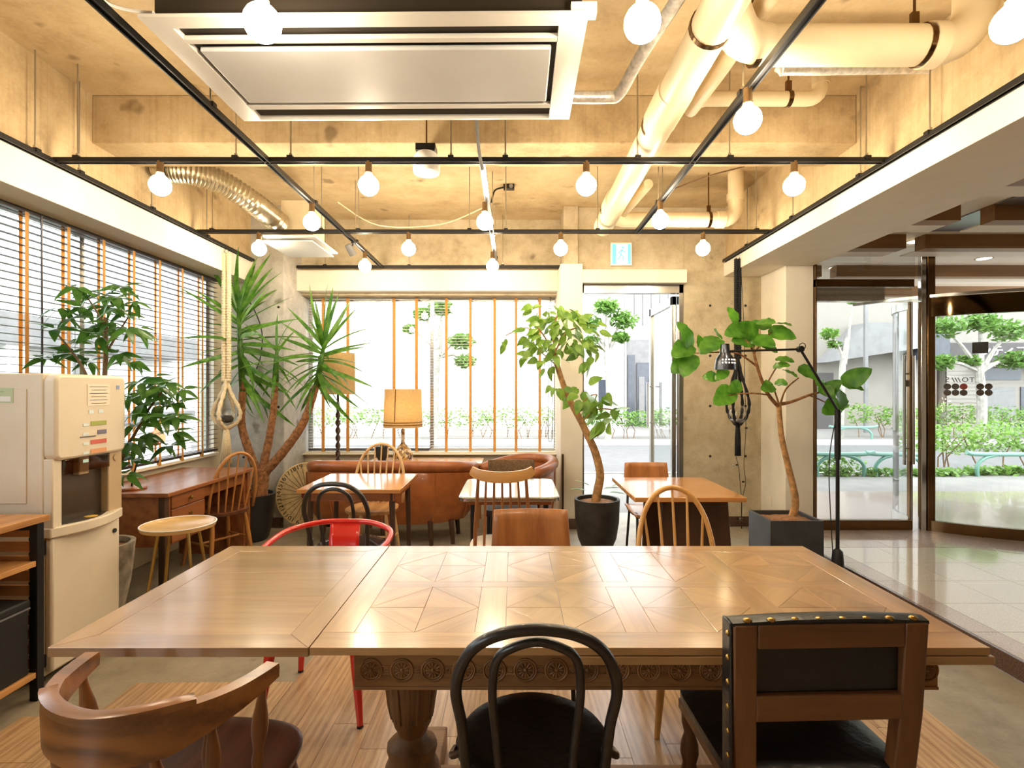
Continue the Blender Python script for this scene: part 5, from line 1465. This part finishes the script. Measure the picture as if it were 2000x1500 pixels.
# ================================================================== LAMP TABLE, LAMPS
ZL = .655
t = thing('side_table', 'long low wooden table under the wide window', 'table', (-.90, 5.62, 0))
MB().box(-.60,.58,-.22,.24,ZL-.025,ZL).obj('table_top', wood('side_top', C(176,122,70), C(212,166,110), 'X', 1, .2, .5, .1, ring=.15, var=0), t, bevel=.003)
MB().box(-.55,.53,-.19,.20,ZL-.09,ZL-.025).obj('apron', M_darkw, t, 0)
for x in (-.55,.53):
    for y in (-.18,.19): MB().box(x-.02,x+.02,y-.02,y+.02,0,ZL-.025).obj('leg', M_teak, t, 0)
t = thing('table_lamp', 'table lamp with tan linen drum shade and patterned ceramic base', 'table lamp', (P(787,0,5.6).x, 5.6, ZL))
zl = lambda y: P(0,y,5.6).z-ZL
MB().lathe([(.201,zl(834)),(.188,zl(760)),(.186,zl(760)),(.199,zl(834))], 40, caps=False).obj('lamp_shade', M_linen, t, 60)
for y in (824,829): 
    mb_ = MB(); torus(mb_, lerp(.188,.201,(y-760)/74)+.001, .004, 40, 6, Matrix.Translation((0,0,zl(y)))); mb_.obj('shade_trim', M_trimb, t, 180)
MB().tube([(-.035,-.190,zl(760)),(-.045,-.199,zl(822))], .004, 6).obj('shade_seam', M_trimb, t)
M_cer = NT('patterned_ceramic'); _v = M_cer.coord((1,1,1)); _vo = M_cer.n('ShaderNodeTexVoronoi'); _vo.inputs['Scale'].default_value = 38; M_cer.l(_v, _vo.inputs['Vector'])
M_cer.col(M_cer.ramp(_vo.outputs['Color'], [(.25, C(60,52,92)), (.42, C(206,172,70)), (.55, C(226,212,190)), (.75, C(150,110,60))])); M_cer.setp(rough=.15)
MB().lathe([(.018,zl(838)),(.018,zl(862)),(.022,zl(866)),(.055,zl(872)),(.092,zl(881)),(.104,zl(889)),(.102,zl(894)),(.098,zl(896))][::-1], 32).obj('vase_body', M_cer.m, t, 60)
MB().lathe([(.062,.0),(.062,.012),(.085,zl(903)*1.0+.015),(.099,zl(895))], 32).obj('vase_foot', plain('ceramic_cream', C(222,196,160), .25), t, 60)
MB().tube([(0,0,zl(838)),(0,0,zl(790))], .008, 8).obj('stem', M_brass, t)
_bl = MB().lathe([(0,-.03),(.022,-.02),(.03,0),(.022,.02),(0,.03)], 16, (0,0,zl(800))).obj('bulb', emit('shade_glow', (1,.92,.75,1), 40), t, 180)  # bulb glow added to brighten the shade as daylight behind it would
t = thing('potted_succulent', 'small succulent in a dark cup-shaped pot beside the table lamp', 'potted plant', (P(746,0,5.5).x, 5.5, ZL))
MB().lathe([(.045,0),(.05,.012),(.038,.022),(.058,.06),(.066,.13),(.068,.155),(.060,.155),(.058,.14),(0,.14)], 28).obj('pot', M_pot, t, 50)
def leaf_mesh(name, L, W, mat, curl=.25, fold=.15, n=6, tip=1.0, base=.5):
    rows = []
    for i in range(n+1):
        u = i/n; w = W/2*(math.sin(PI*min(1, u**base))**.8 if u < 1 else 0); w = max(w, W*.02)
        z = -curl*L*u*u; rows.append([(-w, L*u, z+fold*w), (0, L*u, z), (w, L*u, z+fold*w)])
    return MB().grid(rows).mesh(name, mat, 180)
sl = leaf_mesh('succulent_leaf', .07, .03, M_lf_s, .2, .3)
for k in range(9): inst('succulent_leaf', sl, t, (0,0,.15), (math.radians(random.uniform(15,70)),0,k*.7))

# barley-twist floor lamp
t = thing('floor_lamp', 'dark barley twist floor lamp with pale drum shade behind the yucca', 'floor lamp', (P(660,0,5.62).x, 5.62, 0))
zf = lambda y: P(0,y,5.62).z
MB().lathe([(0,0),(.15,0),(.15,.02),(.10,.04),(.04,.06),(.03,.10)], 28).obj('base', M_darkw, t)
N = 90; rows = []
for i in range(N+1):
    z = lerp(.10, zf(800), i/N); row = []
    for k in range(12):
        a = 2*PI*k/12; r = .017+.009*math.cos(2*(a-z*2*PI/.16))
        row.append((r*math.cos(a), r*math.sin(a), z))
    rows.append(row)
MB().grid(rows, close=True).obj('twist_pole', M_darkw, t, 180)
MB().lathe([(.014,zf(800)),(.024,zf(796)),(.014,zf(785)),(.010,zf(770)),(.008,zf(735))], 14).obj('pole_top', M_darkw, t, 60)
MB().lathe([(.175,zf(770)),(.17,zf(690)),(.168,zf(690)),(.173,zf(770))], 36, caps=False).obj('lamp_shade', M_shade, t, 60)

# black articulated floor lamp
LX, LY = 2.315, 3.84
t = thing('arm_floor_lamp', 'black articulated arm floor lamp with perforated metal head', 'floor lamp', (LX, LY, 0))
q = lambda x, y, d=LY: P(x, y, d)-Vector((LX, LY, 0))
MB().lathe([(0,0),(.048,0),(.048,.05),(.040,.16),(.034,.24),(.016,.26),(0,.26)], 24).obj('weighted_base', M_blackm, t, 50)
MB().tube([(0,0,.25),(0,0,.92)], .013, 12).tube([(0,0,.90),(0,0,q(0,800).z)], .021, 12).obj('pole', M_black, t)
A, B, C2 = q(1640,808), q(1563,682), q(1425,686)
MB().tube([A, B], .009, 10).obj('lower_arm', M_black, t)
MB().tube([B, C2], .008, 10).obj('upper_arm', M_black, t)
MB().tube([B+Vector((-.0,-.02,0)), B+Vector((0,.02,0))], .022, 14).obj('elbow_joint', M_black, t)
mb_ = MB(); torus(mb_, .022, .003, 20, 5, Matrix.Translation(B+Vector((.005,-.02,.02))) @ Matrix.Rotation(PI/2,4,'X')); mb_.obj('tension_ring', M_black, t)
MB().tube(cat_rom([A+Vector((-.02,0,.0)), A+Vector((-.075,.0,-.35)), A+Vector((-.055,0,-.9)), Vector((-.03,-.02,.1))], 6), .004, 6).obj('cord', M_blackm, t)
hd = q(1416, 672)
M_gun = plain('gunmetal', C(84,88,98), .22, .9, var=.05)
hz = lambda y: q(0,y).z
MB().lathe([(.0,hz(671)),(.030,hz(672)),(.034,hz(688)),(.040,hz(692)),(.062,hz(700)),(.069,hz(712)),(.073,hz(722)),(.070,hz(722)),(.060,hz(703)),(.0,hz(698))], 32, (hd.x,hd.y,0)).obj('lamp_head', M_gun, t, 50)
hole = MB().lathe([(0,.002),(.005,.001),(.005,0)], 8).mesh('vent_hole', emit('vent_glow', (1,.85,.6,1), 2.0))
for k in range(12):
    a = -PI/2+.2+(k % 6-2.5)*.32; z = hz(703+ (k//6)*6); r = .066+(k//6)*.003
    inst('vent_hole', hole, t, (hd.x+r*math.cos(a), hd.y+r*math.sin(a), z), Vector((math.cos(a), math.sin(a), .2)).to_track_quat('Z','Y').to_euler())
MB().lathe([(0,hz(704)-.0),(.03,hz(712)),(.025,hz(718)),(0,hz(720))], 16, (hd.x,hd.y,0)).obj('bulb', emit('arm_bulb', (1,.75,.42,1), 20), t, 180)

# ================================================================== NUMBER WHEEL DISC
cx, cy, cz, RR = -2.07, 5.395, .345, .32
t = thing('number_wheel', 'round ribbed wooden disc with painted numbers and red hub, leaning by the sofa', 'wall decoration', (cx, cy, cz))
t.rotation_euler = (math.radians(-6), 0, 0)
MB().lathe([(0,-.008),(RR,-.008),(RR,.004),(RR-.012,.008),(RR-.014,.002),(0,.0)], 48, M=Matrix.Rotation(PI/2,4,'X')).obj('disc', M_paper, t, 30)
for k in range(28):
    a = 2*PI*k/28
    MB().box(.06,RR-.06,-.0015,.0015,0,.006, Matrix.Rotation(PI/2,4,'X') @ Matrix.Rotation(a,4,'Z')).obj('rib', M_twig, t, 0)
MB().lathe([(0,0),(.055,0),(.055,.014),(.03,.02),(0,.02)], 24, M=Matrix.Rotation(PI/2,4,'X')).obj('hub', plain('red_hub', C(120,36,24), .5), t)
for k, s_ in enumerate(('19','18','17','16','15','14','13','12','11','10','9')):
    a = math.radians(108+k*14.5); r = RR-.036
    inst('number', text_mesh(s_, .07, M_ink, .0006), t, (r*math.cos(a), -.0035, r*math.sin(a)), Euler((PI/2, -(a-PI/2), 0)))
# ================================================================== PLANTS
def aim(d, roll=0):
    """rotation that sends local +Y along d with local Z as up as possible"""
    d = Vector(d).normalized()
    z = Vector((0,0,1)); z = (z-d*z.dot(d))
    z = z.normalized() if z.length > 1e-4 else Vector((1,0,0))
    x = d.cross(z); 
    M = Matrix((x, d, z)).transposed()
    return (M @ Matrix.Rotation(roll, 3, 'Y')).to_euler()
def aim2(d, nrm):
    """local +Y along d, local Z turned toward nrm"""
    d = Vector(d).normalized(); z = Vector(nrm); z = z-d*z.dot(d)
    z = z.normalized() if z.length > 1e-4 else d.orthogonal().normalized()
    return Matrix((d.cross(z), d, z)).transposed().to_euler()
def pot(t, prof, mat, soil_z, soil_r, seg=40):
    MB().lathe(prof, seg).obj('pot', mat, t, 50)
    MB().lathe([(0,soil_z+.012),(soil_r*.6,soil_z+.010),(soil_r,soil_z)], 28).obj('soil', M_soil, t, 180)

# ---- yucca
YX, YY = P(488,0,5.02).x, 5.02
t = thing('potted_yucca', 'tall yucca with three canes in a black pot beside the concrete column', 'potted plant', (YX, YY, 0))
q = lambda x, y, dd=0: P(x, y, YY+dd)-Vector((YX, YY, 0))
pot(t, [(.0,0),(.145,0),(.165,.02),(.19,.14),(.215,.28),(.228,.425),(.203,.425),(.198,.39)], M_potb, .395, .2)
def cane(pts, r0, r1):
    pp = cat_rom(pts, 7); n = len(pp)-1
    MB().tube(pp, [lerp(r0, r1, i/n)*(1+.05*math.sin(i*2.3)) for i in range(n+1)], 12).obj('cane', M_bark2, t, 180)
cane([q(505,975), q(508,945), q(512,915)], .075, .070)
cane([q(505,925), q(486,880), q(472,830), q(473,780), q(475,745)], .040, .028)
cane([q(512,920), q(525,860), q(534,800), q(538,740)], .038, .026)
cane([q(515,925), q(555,880), q(590,830), q(608,785), q(618,752)], .046, .030)
def sword(name, L, W, bend):
    rows = []
    for i in range(9):
        u = i/8; w = W/2*min(1, .55+u*2)*(1-u**3.2) if u < 1 else W*.015
        y = L*u; z = -bend*L*u**2.2; fo = .35*w
        rows.append([(-w, y, z+fo), (0, y, z), (w, y, z+fo)])
    return MB().grid(rows).mesh(name, M_lf_y, 180)
sw = [sword('leaf', .60, .052, .06), sword('leaf', .58, .050, .20), sword('leaf', .52, .048, .45), sword('leaf', .62, .054, .12)]
def rosette(base, top, n, L=1.0, up=.2):
    base, top = Vector(base), Vector(top); ax = (top-base)
    MB().tube([base, base.lerp(top,.5), top], [.030,.028,.012], 8).obj('stem', M_lf_y, t, 180)
    for k in range(n):
        u = k/(n-1); az = k*2.39996+random.uniform(-.2,.2)
        el = lerp(-45, 78, u**1.35)+random.uniform(-9,9)
        d = Vector((math.cos(az)*math.cos(math.radians(el)), math.sin(az)*math.cos(math.radians(el)), math.sin(math.radians(el))))
        m = sw[random.choice((0,3,1))] if el > 15 else sw[random.choice((1,2,3))]
        # keep leaves off the window wall and the column behind
        p = base+ax*(.05+.95*u**.8)
        s = L*random.uniform(.85,1.1)
        for uu in (.15,.3,.45,.6):
            w_ = p+d*uu*s+Vector((YX,YY,0))
            if abs(VX+w_.x*FPX/w_.y-440) < 22 and w_.y < 4.82: d.y = abs(d.y)+.15
        tip = p+d*(.6*s)+Vector((YX,YY,0))
        if tip.x < -2.88: s *= max(.35, (2.86+(p.x+YX))/max(.05, 2.86+(p.x+YX)-(tip.x+2.88)))
        if tip.x < -2.2 and tip.y > 5.40: s *= max(.3, (5.40-(p.y+YY))/(tip.y-(p.y+YY)))
        inst('leaf', m, t, p, aim2(d, Vector((random.uniform(-.5,.5), random.uniform(-1.2,-.1), random.uniform(.3,1)))), s)
rosette(q(474,765), q(465,600), 58, 1.02)
rosette(q(538,745), q(541,680), 15, .62)
rosette(q(618,755), q(634,668), 46, .84)

# ---- schefflera by the window
SX, SY = -2.50, 3.22
t = thing('potted_schefflera', 'tall umbrella plant in a limewashed pot behind the drinks machine', 'potted plant', (SX, SY, 0))
q = lambda x, y, dd=0: P(x, y, SY+dd)-Vector((SX, SY, 0))
pot(t, [(0,0),(.11,0),(.13,.02),(.175,.25),(.195,.46),(.197,.475),(.17,.475),(.165,.43)], M_potw, .44, .17)
lfl = [leaf_mesh('leaflet', .145, .050, M_lf_s, .18, .12), leaf_mesh('leaflet', .13, .046, M_lf_s, .35, .12)]
def br(pts, r0, r1):
    pp = cat_rom(pts, 4); n = len(pp)-1
    MB().tube(pp, [lerp(r0, r1, i/n) for i in range(n+1)], 8).obj('branch', M_twig, t)
br([(0,0,.44),(.02,.02,.8),q(198,820),q(204,740),q(207,690),q(206,620)], .016, .011)
br([q(200,800),q(175,745),q(150,700),q(110,650)], .010, .005)
br([(0,0,.6),q(245,880),q(262,850),q(290,800),q(320,760)], .011, .006)
br([q(207,690),q(225,660),q(250,620)], .007, .004)
br([q(206,640),q(190,610),q(170,580)], .007, .004)
clusters = [(150,560,-.15),(183,572,0),(205,598,.1),(237,560,.2),(262,588,.1),(215,628,0),(250,640,-.1),(228,600,-.1),(133,622,0),(108,642,-.2),(86,690,.1),(78,668,.2),(195,655,-.15),(232,690,0),(258,705,.15),(150,690,.1),(175,640,.1),
            (330,745,.1),(300,765,0),(345,785,.15),(275,790,-.1),(318,815,0),(262,828,.1),(342,842,.1),(252,862,-.1),(285,845,.05),(256,900,0),(240,882,.1),(252,775,0),(300,735,.1),(275,745,-.15),(330,870,.1),(246,925,-.1),(355,760,.1),(165,600,.15),(225,580,-.2),(245,612,.2),(190,632,.2),(270,640,0),(120,600,.1),(310,790,.2),(290,812,-.15),(345,815,-.1),(262,765,.2),(315,755,-.1),(270,868,.15),(200,575,.2),(60,700,0),(175,705,.2)]
for (x, y, dd) in clusters:
    c = q(x, y, dd*.8)
    if c.x+SX < -2.80: c.x = -2.80-SX
    for k in range(7):
        az = 2*PI*k/7+random.uniform(-.2,.2); el = math.radians(random.uniform(-48, 22))
        d = Vector((math.cos(az)*math.cos(el), math.sin(az)*math.cos(el), math.sin(el)))
        s = random.uniform(.75,1.1)
        if c.x+SX+d.x*.14*s < -2.87: s *= .4
        inst('leaflet', lfl[k % 2], t, c+d*.012, aim2(d, Vector((random.uniform(-.3,.5), random.uniform(-.8,0), 1))), s)

# ---- ficus in the round pot
FX_, FY_ = P(1166,0,4.64).x, 4.64
t = thing('potted_ficus', 'leaning ficus with light green leaves in a round charcoal pot', 'potted plant', (FX_, FY_, 0))
q = lambda x, y, dd=0: P(x, y, FY_+dd)-Vector((FX_, FY_, 0))
pot(t, [(0,0),(.095,0),(.12,.015),(.165,.12),(.188,.26),(.193,.40),(.195,.455),(.172,.455),(.168,.40)], M_pot, .425, .172)
pp = cat_rom([q(1162,985), q(1168,955), q(1172,925), q(1163,885), q(1148,850), q(1136,825), q(1112,780), q(1098,745), q(1088,712), q(1082,680)], 5)
MB().tube(pp, [lerp(.040,.020,i/(len(pp)-1)) for i in range(len(pp))], 12).obj('trunk', M_bark, t, 180)
def tw(pts, r=.007):
    MB().tube(cat_rom(pts, 4), r, 6).obj('branch', M_bark, t)
tw([q(1085,700),q(1065,660,-.1),q(1050,640,-.15)]); tw([q(1083,690),q(1105,650,.1),q(1130,640,.15)]); tw([q(1082,685),q(1080,640),q(1090,615)]); tw([q(1088,715),q(1045,675,.1),q(1030,640,.1),q(988,655,.12)],.005)
tw([q(1125,800),q(1150,775,-.1),q(1165,770,-.15)],.006); tw([q(1136,825),q(1165,800,.05),q(1195,800,.1)],.006)
lff = [leaf_mesh('leaf', .115, .066, M_lf_f, .12, .12, 7, 1, .62), leaf_mesh('leaf', .10, .060, M_lf_f, .3, .15, 7, 1, .62)]
def scatter(cx, cy, rx, ry, n, smin=.8, smax=1.15, depth=.32):
    for _ in range(n):
        a = random.uniform(0, 2*PI); r = math.sqrt(random.random())
        p = q(cx+rx*r*math.cos(a), cy+ry*r*math.sin(a), 0); p.y = random.uniform(-depth, depth)*(1-.4*r)
        out = Vector((p.x-q(cx,cy).x, p.y, (p.z-q(cx,cy).z)*.6-.05))
        d = Vector((out.x+random.uniform(-.12,.12), out.y+random.uniform(-.12,.12), out.z+random.uniform(-.18,.06)))
        inst('leaf', random.choice(lff), t, p, aim2(d, Vector((random.uniform(-.8,.8), random.uniform(-1.2,.2), random.uniform(.2,1)))), random.uniform(smin,smax))
scatter(1098, 652, 76, 42, 150); scatter(1065, 690, 45, 30, 26); scatter(1080, 612, 55, 15, 20); scatter(1150, 690, 22, 25, 16)
scatter(1150, 768, 40, 22, 24, 1.0, 1.3, .2); scatter(1180, 812, 28, 28, 18, 1.1, 1.5, .2); scatter(1090, 755, 16, 14, 5); scatter(984, 668, 8, 8, 4, .7, .9, .05)
for (x, y, a) in ((1178,955,.5),(1190,962,.1),(1145,958,2.6),(1195,950,.8),(1150,948,2.2)):
    d = Vector((math.cos(a), -.2, .4*math.sin(a))); inst('leaf', lff[0], t, q(x, y), aim(d), 1.3)

# ---- big leaved ficus in the square planter
PX0, PX1, PY0, PY1, PH = 1.850, 2.235, 3.87, 4.23, .45
UX, UY = (PX0+PX1)/2, (PY0+PY1)/2
t = thing('potted_rubber_tree', 'large leaved ficus tree in a square slate planter before the white pillar', 'potted plant', (UX, UY, 0))
q = lambda x, y, dd=0: P(x, y, UY+dd)-Vector((UX, UY, 0))
w, d_ = (PX1-PX0)/2, (PY1-PY0)/2
pm = MB().box(-w,w,-d_,-d_+.02,0,PH).box(-w,w,d_-.02,d_,0,PH).box(-w,-w+.02,-d_+.02,d_-.02,0,PH).box(w-.02,w,-d_+.02,d_-.02,0,PH).box(-w+.02,w-.02,-d_+.02,d_-.02,0,.03)
pm.obj('planter', M_plant_b, t, 0, bevel=.002)
rows = [[(lerp(-w+.02,w-.02,i/8), lerp(-d_+.02,d_-.02,j/8), PH-.03+.035*math.exp(-((i-5)**2+(j-3)**2)/6)+random.uniform(-.006,.006)) for i in range(9)] for j in range(9)]
MB().grid(rows).obj('soil', M_soil, t, 180)
pp = cat_rom([q(1545,1020), q(1553,985), q(1550,955), q(1538,905), q(1526,850), q(1521,790)], 6)
MB().tube(pp, [lerp(.030,.018,i/(len(pp)-1)) for i in range(len(pp))], 12).obj('trunk', M_bark, t, 180)
def tw(pts, r0=.012, r1=.006):
    c = cat_rom([q(*p) for p in pts], 5); n = len(c)-1
    MB().tube(c, [lerp(r0, r1, i/n) for i in range(n+1)], 8).obj('branch', M_bark2, t)
tw([(1521,795),(1500,770,-.05),(1485,735,-.1),(1475,700,-.1),(1470,675,-.1)], .015, .008)
tw([(1521,790),(1545,785),(1580,772,.0),(1605,765)], .014, .007); tw([(1580,772),(1600,780),(1630,795)], .006, .004)
tw([(1522,792),(1515,770),(1510,755)], .008, .005); tw([(1524,790),(1535,760),(1560,738)], .008, .005); tw([(1495,755,-.05),(1515,720),(1530,705)], .006, .004)
tw([(1478,715,-.1),(1440,690,-.15),(1400,688,-.1),(1355,690,-.05)], .008, .004); tw([(1475,695,-.1),(1460,668,-.1),(1440,655,-.05)], .007, .004); tw([(1473,690,-.1),(1495,660,-.1),(1510,645,-.05)], .007, .004)
tw([(1505,772,-.05),(1470,768,-.1),(1435,770,-.1),(1415,775,-.1)], .006, .003)
def big_leaf(name, L, W):
    rows = []
    for i in range(11):
        u = i/10; w = W/2*(math.sin(PI*u**.7)**.62 if 0 < u < 1 else .03); z = -.16*L*u*u
        rows.append([(-w, L*u, z+.10*w+.006*math.sin(u*19)), (-w*.5, L*u, z+.08*w), (0, L*u, z), (w*.5, L*u, z+.08*w), (w, L*u, z+.10*w+.006*math.cos(u*17))])
    return MB().grid(rows).mesh(name, M_lf_u, 180)
bl = [big_leaf('leaf', .24, .16), big_leaf('leaf', .22, .14), big_leaf('leaf', .16, .09)]
# (base pixel, tip pixel, toward-camera lean, which)
for (x0, y0, x1, y1, f, k) in ((1352,680,1332,628,-.10,0),(1350,672,1318,690,-.15,0),(1354,692,1300,735,-.14,0),(1350,690,1335,735,-.18,0),(1370,680,1366,655,-.05,2),
        (1405,660,1372,682,-.12,0),(1400,655,1408,645,-.15,1),(1458,640,1418,650,-.12,1),(1440,630,1425,600,-.05,2),(1470,668,1432,660,-.14,1),(1480,655,1450,632,-.08,0),(1478,630,1510,625,-.15,0),(1508,640,1455,625,.10,1),
        (1500,645,1552,655,-.12,0),(1512,632,1545,630,-.12,0),(1470,660,1510,670,-.16,0),(1490,672,1520,685,-.10,1),(1400,735,1378,735,-.1,2),(1420,720,1395,745,-.12,2),(1432,760,1400,785,-.14,0),(1448,750,1425,762,-.1,1),
        (1515,700,1552,702,-.12,1),(1510,715,1540,710,-.12,2),(1530,722,1560,732,-.12,1),(1560,715,1600,738,-.10,1),(1510,752,1492,758,-.12,1),(1515,745,1535,748,-.12,2),
        (1645,752,1698,722,-.12,0),(1650,750,1690,758,-.1,1),(1612,765,1600,742,-.12,1),(1640,760,1648,790,-.16,0),(1600,752,1632,775,-.1,1),(1640,785,1608,808,-.15,1),(1632,800,1655,790,-.1,2),(1605,770,1640,745,-.1,0)):
    a, b = q(x0, y0, -.05), q(x1, y1, -.05+f)
    d = b-a
    inst('leaf', bl[k], t, a, aim2(d, Vector((random.uniform(-.5,.5), -1, random.uniform(.1,.9)))), max(.5, min(1.0, .88*d.length/(.2 if k < 2 else .14))))

# ================================================================== MACRAME HANGERS
def braid(mb, p0, p1, w, n, r):
    """flat knotted band: two sinnets of fat knots"""
    p0, p1 = Vector(p0), Vector(p1)
    for i in range(n):
        c = p0.lerp(p1, (i+.5)/n)
        for s in (-1, 1):
            mb.lathe([(0,-r*.9),(r*.75,-r*.6),(r,0),(r*.75,r*.6),(0,r*.9)], 7, (c.x+s*w/2, c.y, c.z))
def macrame(label, loc, mat, fk, L1, Lnest, rad, Lt, group, ball):
    t = thing('macrame_hanger', label, 'plant hanger', loc)
    z = 0
    mb_ = MB(); torus(mb_, .018, .003, 18, 6, Matrix.Translation((0,0,-.01)) @ Matrix.Rotation(PI/2,4,'X')); mb_.obj('ring', M_steel, t, 180)
    m = MB(); braid(m, (0,0,-.03), (0,0,-L1), .030*fk, int(L1/.017/fk), .017*fk); m.obj('knotted_band', mat, t, 180)
    for k in range(4):
        a = PI/4+k*PI/2 if ball else k*PI/2
        ca, sa = math.cos(a), math.sin(a)
        pts = cat_rom([(0,0,-L1+.02),(rad*.35*ca,rad*.35*sa,-L1-Lnest*.25),(rad*ca,rad*sa,-L1-Lnest*.62),(rad*.8*ca,rad*.8*sa,-L1-Lnest*.85),(0,0,-L1-Lnest)], 6)
        mm = MB().tube(pts, [.012*fk*(1+.25*math.sin(i*2.1)) for i in range(len(pts))], 7)
        mm.obj('cradle_strand', mat, t, 180)
    mm = MB(); 
    for k in range(18):
        a = 2*PI*k/18; r0 = .012*fk; r1 = .032*fk if not ball else .024
        mm.tube([(r0*math.cos(a),r0*math.sin(a),-L1-Lnest),(r0*1.6*math.cos(a),r0*1.6*math.sin(a),-L1-Lnest-.1),(r1*math.cos(a),r1*math.sin(a),-L1-Lnest-Lt)], .0045*fk, 5)
    mm.lathe([(.0,-L1-Lnest-.015),(.020,-L1-Lnest-.01),(.022,-L1-Lnest),(.018,-L1-Lnest+.02),(0,-L1-Lnest+.03)], 12)
    mm.obj('tassel', mat, t, 180)
    return t
dm = 2.625*FPX/(VX-440)
top = (XL+.03, dm, ZR-.045)
zpx = lambda y, d: P(0,y,d).z
L1 = top[2]-zpx(745,dm); Ln = zpx(745,dm)-zpx(838,dm); Lt = zpx(838,dm)-zpx(905,dm)
macrame('cream cotton macrame hanger at the left rail holding a glass globe', top, M_rope, 1.45, L1, Ln, .125, Lt, None, False)
g = thing('glass_globe', 'small clear glass globe with dark filling in the cream macrame', 'terrarium', (top[0], top[1], zpx(830,dm)))
MB().lathe([(0.0,.0)]+[(.078*math.sin(a), .078-.078*math.cos(a)) for a in [PI*k/14 for k in range(1,13)]], 24, caps=False).obj('globe', M_terr, g, 180)
MB().lathe([(0,.012),(.055,.03),(.062,.06),(.045,.085),(0,.09)], 20).obj('filling', M_blackm, g, 180)
dk = 2.13*FPX/(1441-VX)
top = (XR-.02, dk, ZR-.045)
L1 = top[2]-zpx(700,dk); Ln = zpx(700,dk)-zpx(833,dk); Lt = zpx(833,dk)-zpx(890,dk)
macrame('black macrame hanger on the right rail holding a clear glass ball', top, M_ropeb, 1.15, L1, Ln, .105, Lt, None, True)
g = thing('glass_globe', 'clear glass ball hanging in the black macrame', 'terrarium', (top[0], top[1], zpx(829,dk)))
MB().lathe([(0.0,.0)]+[(.092*math.sin(a), .092-.092*math.cos(a)) for a in [PI*k/14 for k in range(1,13)]], 24, caps=False).obj('globe', M_terr, g, 180)
MB().lathe([(0,.01),(.06,.03),(.075,.05),(0,.055)], 20).obj('filling', M_lilac, g, 180)

# ---- string of clear bulbs trailing down the concrete wall
t = thing('string_light', 'black cord with small clear bulbs trailing down the concrete wall', 'string lights', (0,0,0))
dw = 5.40
cp = [P(1446,505,5.2), P(1452,620,5.3), P(1455,760,dw), P(1457,835,dw), P(1453,905,dw), P(1456,945,dw), P(1448,985,dw), P(1450,1050,dw)]
cq = [P(1437,890,dw), P(1443,915,dw), P(1446,950,dw), P(1449,985,dw), P(1447,1060,dw)]
MB().tube(cat_rom(cp, 8), .003, 5).tube(cat_rom(cq, 6), .003, 5).obj('cord', M_blackm, t)
for (x, y, s) in ((1430,591,-1),(1452,622,1),(1464,836,1),(1433,908,-1),(1458,941,1),(1447,1014,1),(1450,1038,1)):
    c = P(x, y, dw-.02)
    o = MB().lathe([(0,-.022),(.014,-.018),(.020,0),(.015,.014),(.008,.022),(0,.022)], 14, M=Matrix.Translation(c) @ Matrix.Rotation(-s*1.3,4,'Y')).obj('bulb', M_terr, t, 180)
    MB().tube([c-Vector((s*.022,0,0)), c-Vector((s*.045,0,0))], .008, 8).obj('bulb_socket', M_blackm, o)
# black cable on the concrete column
o = MB().tube(cat_rom([P(440,560,5.42), P(480,580,5.42), P(510,640,5.42), P(508,700,5.42), P(488,745,5.42)], 8), .006, 6).obj('cable', M_blackm, None); tag(o, 'black cable curving over the concrete column behind the yucca', 'cable')
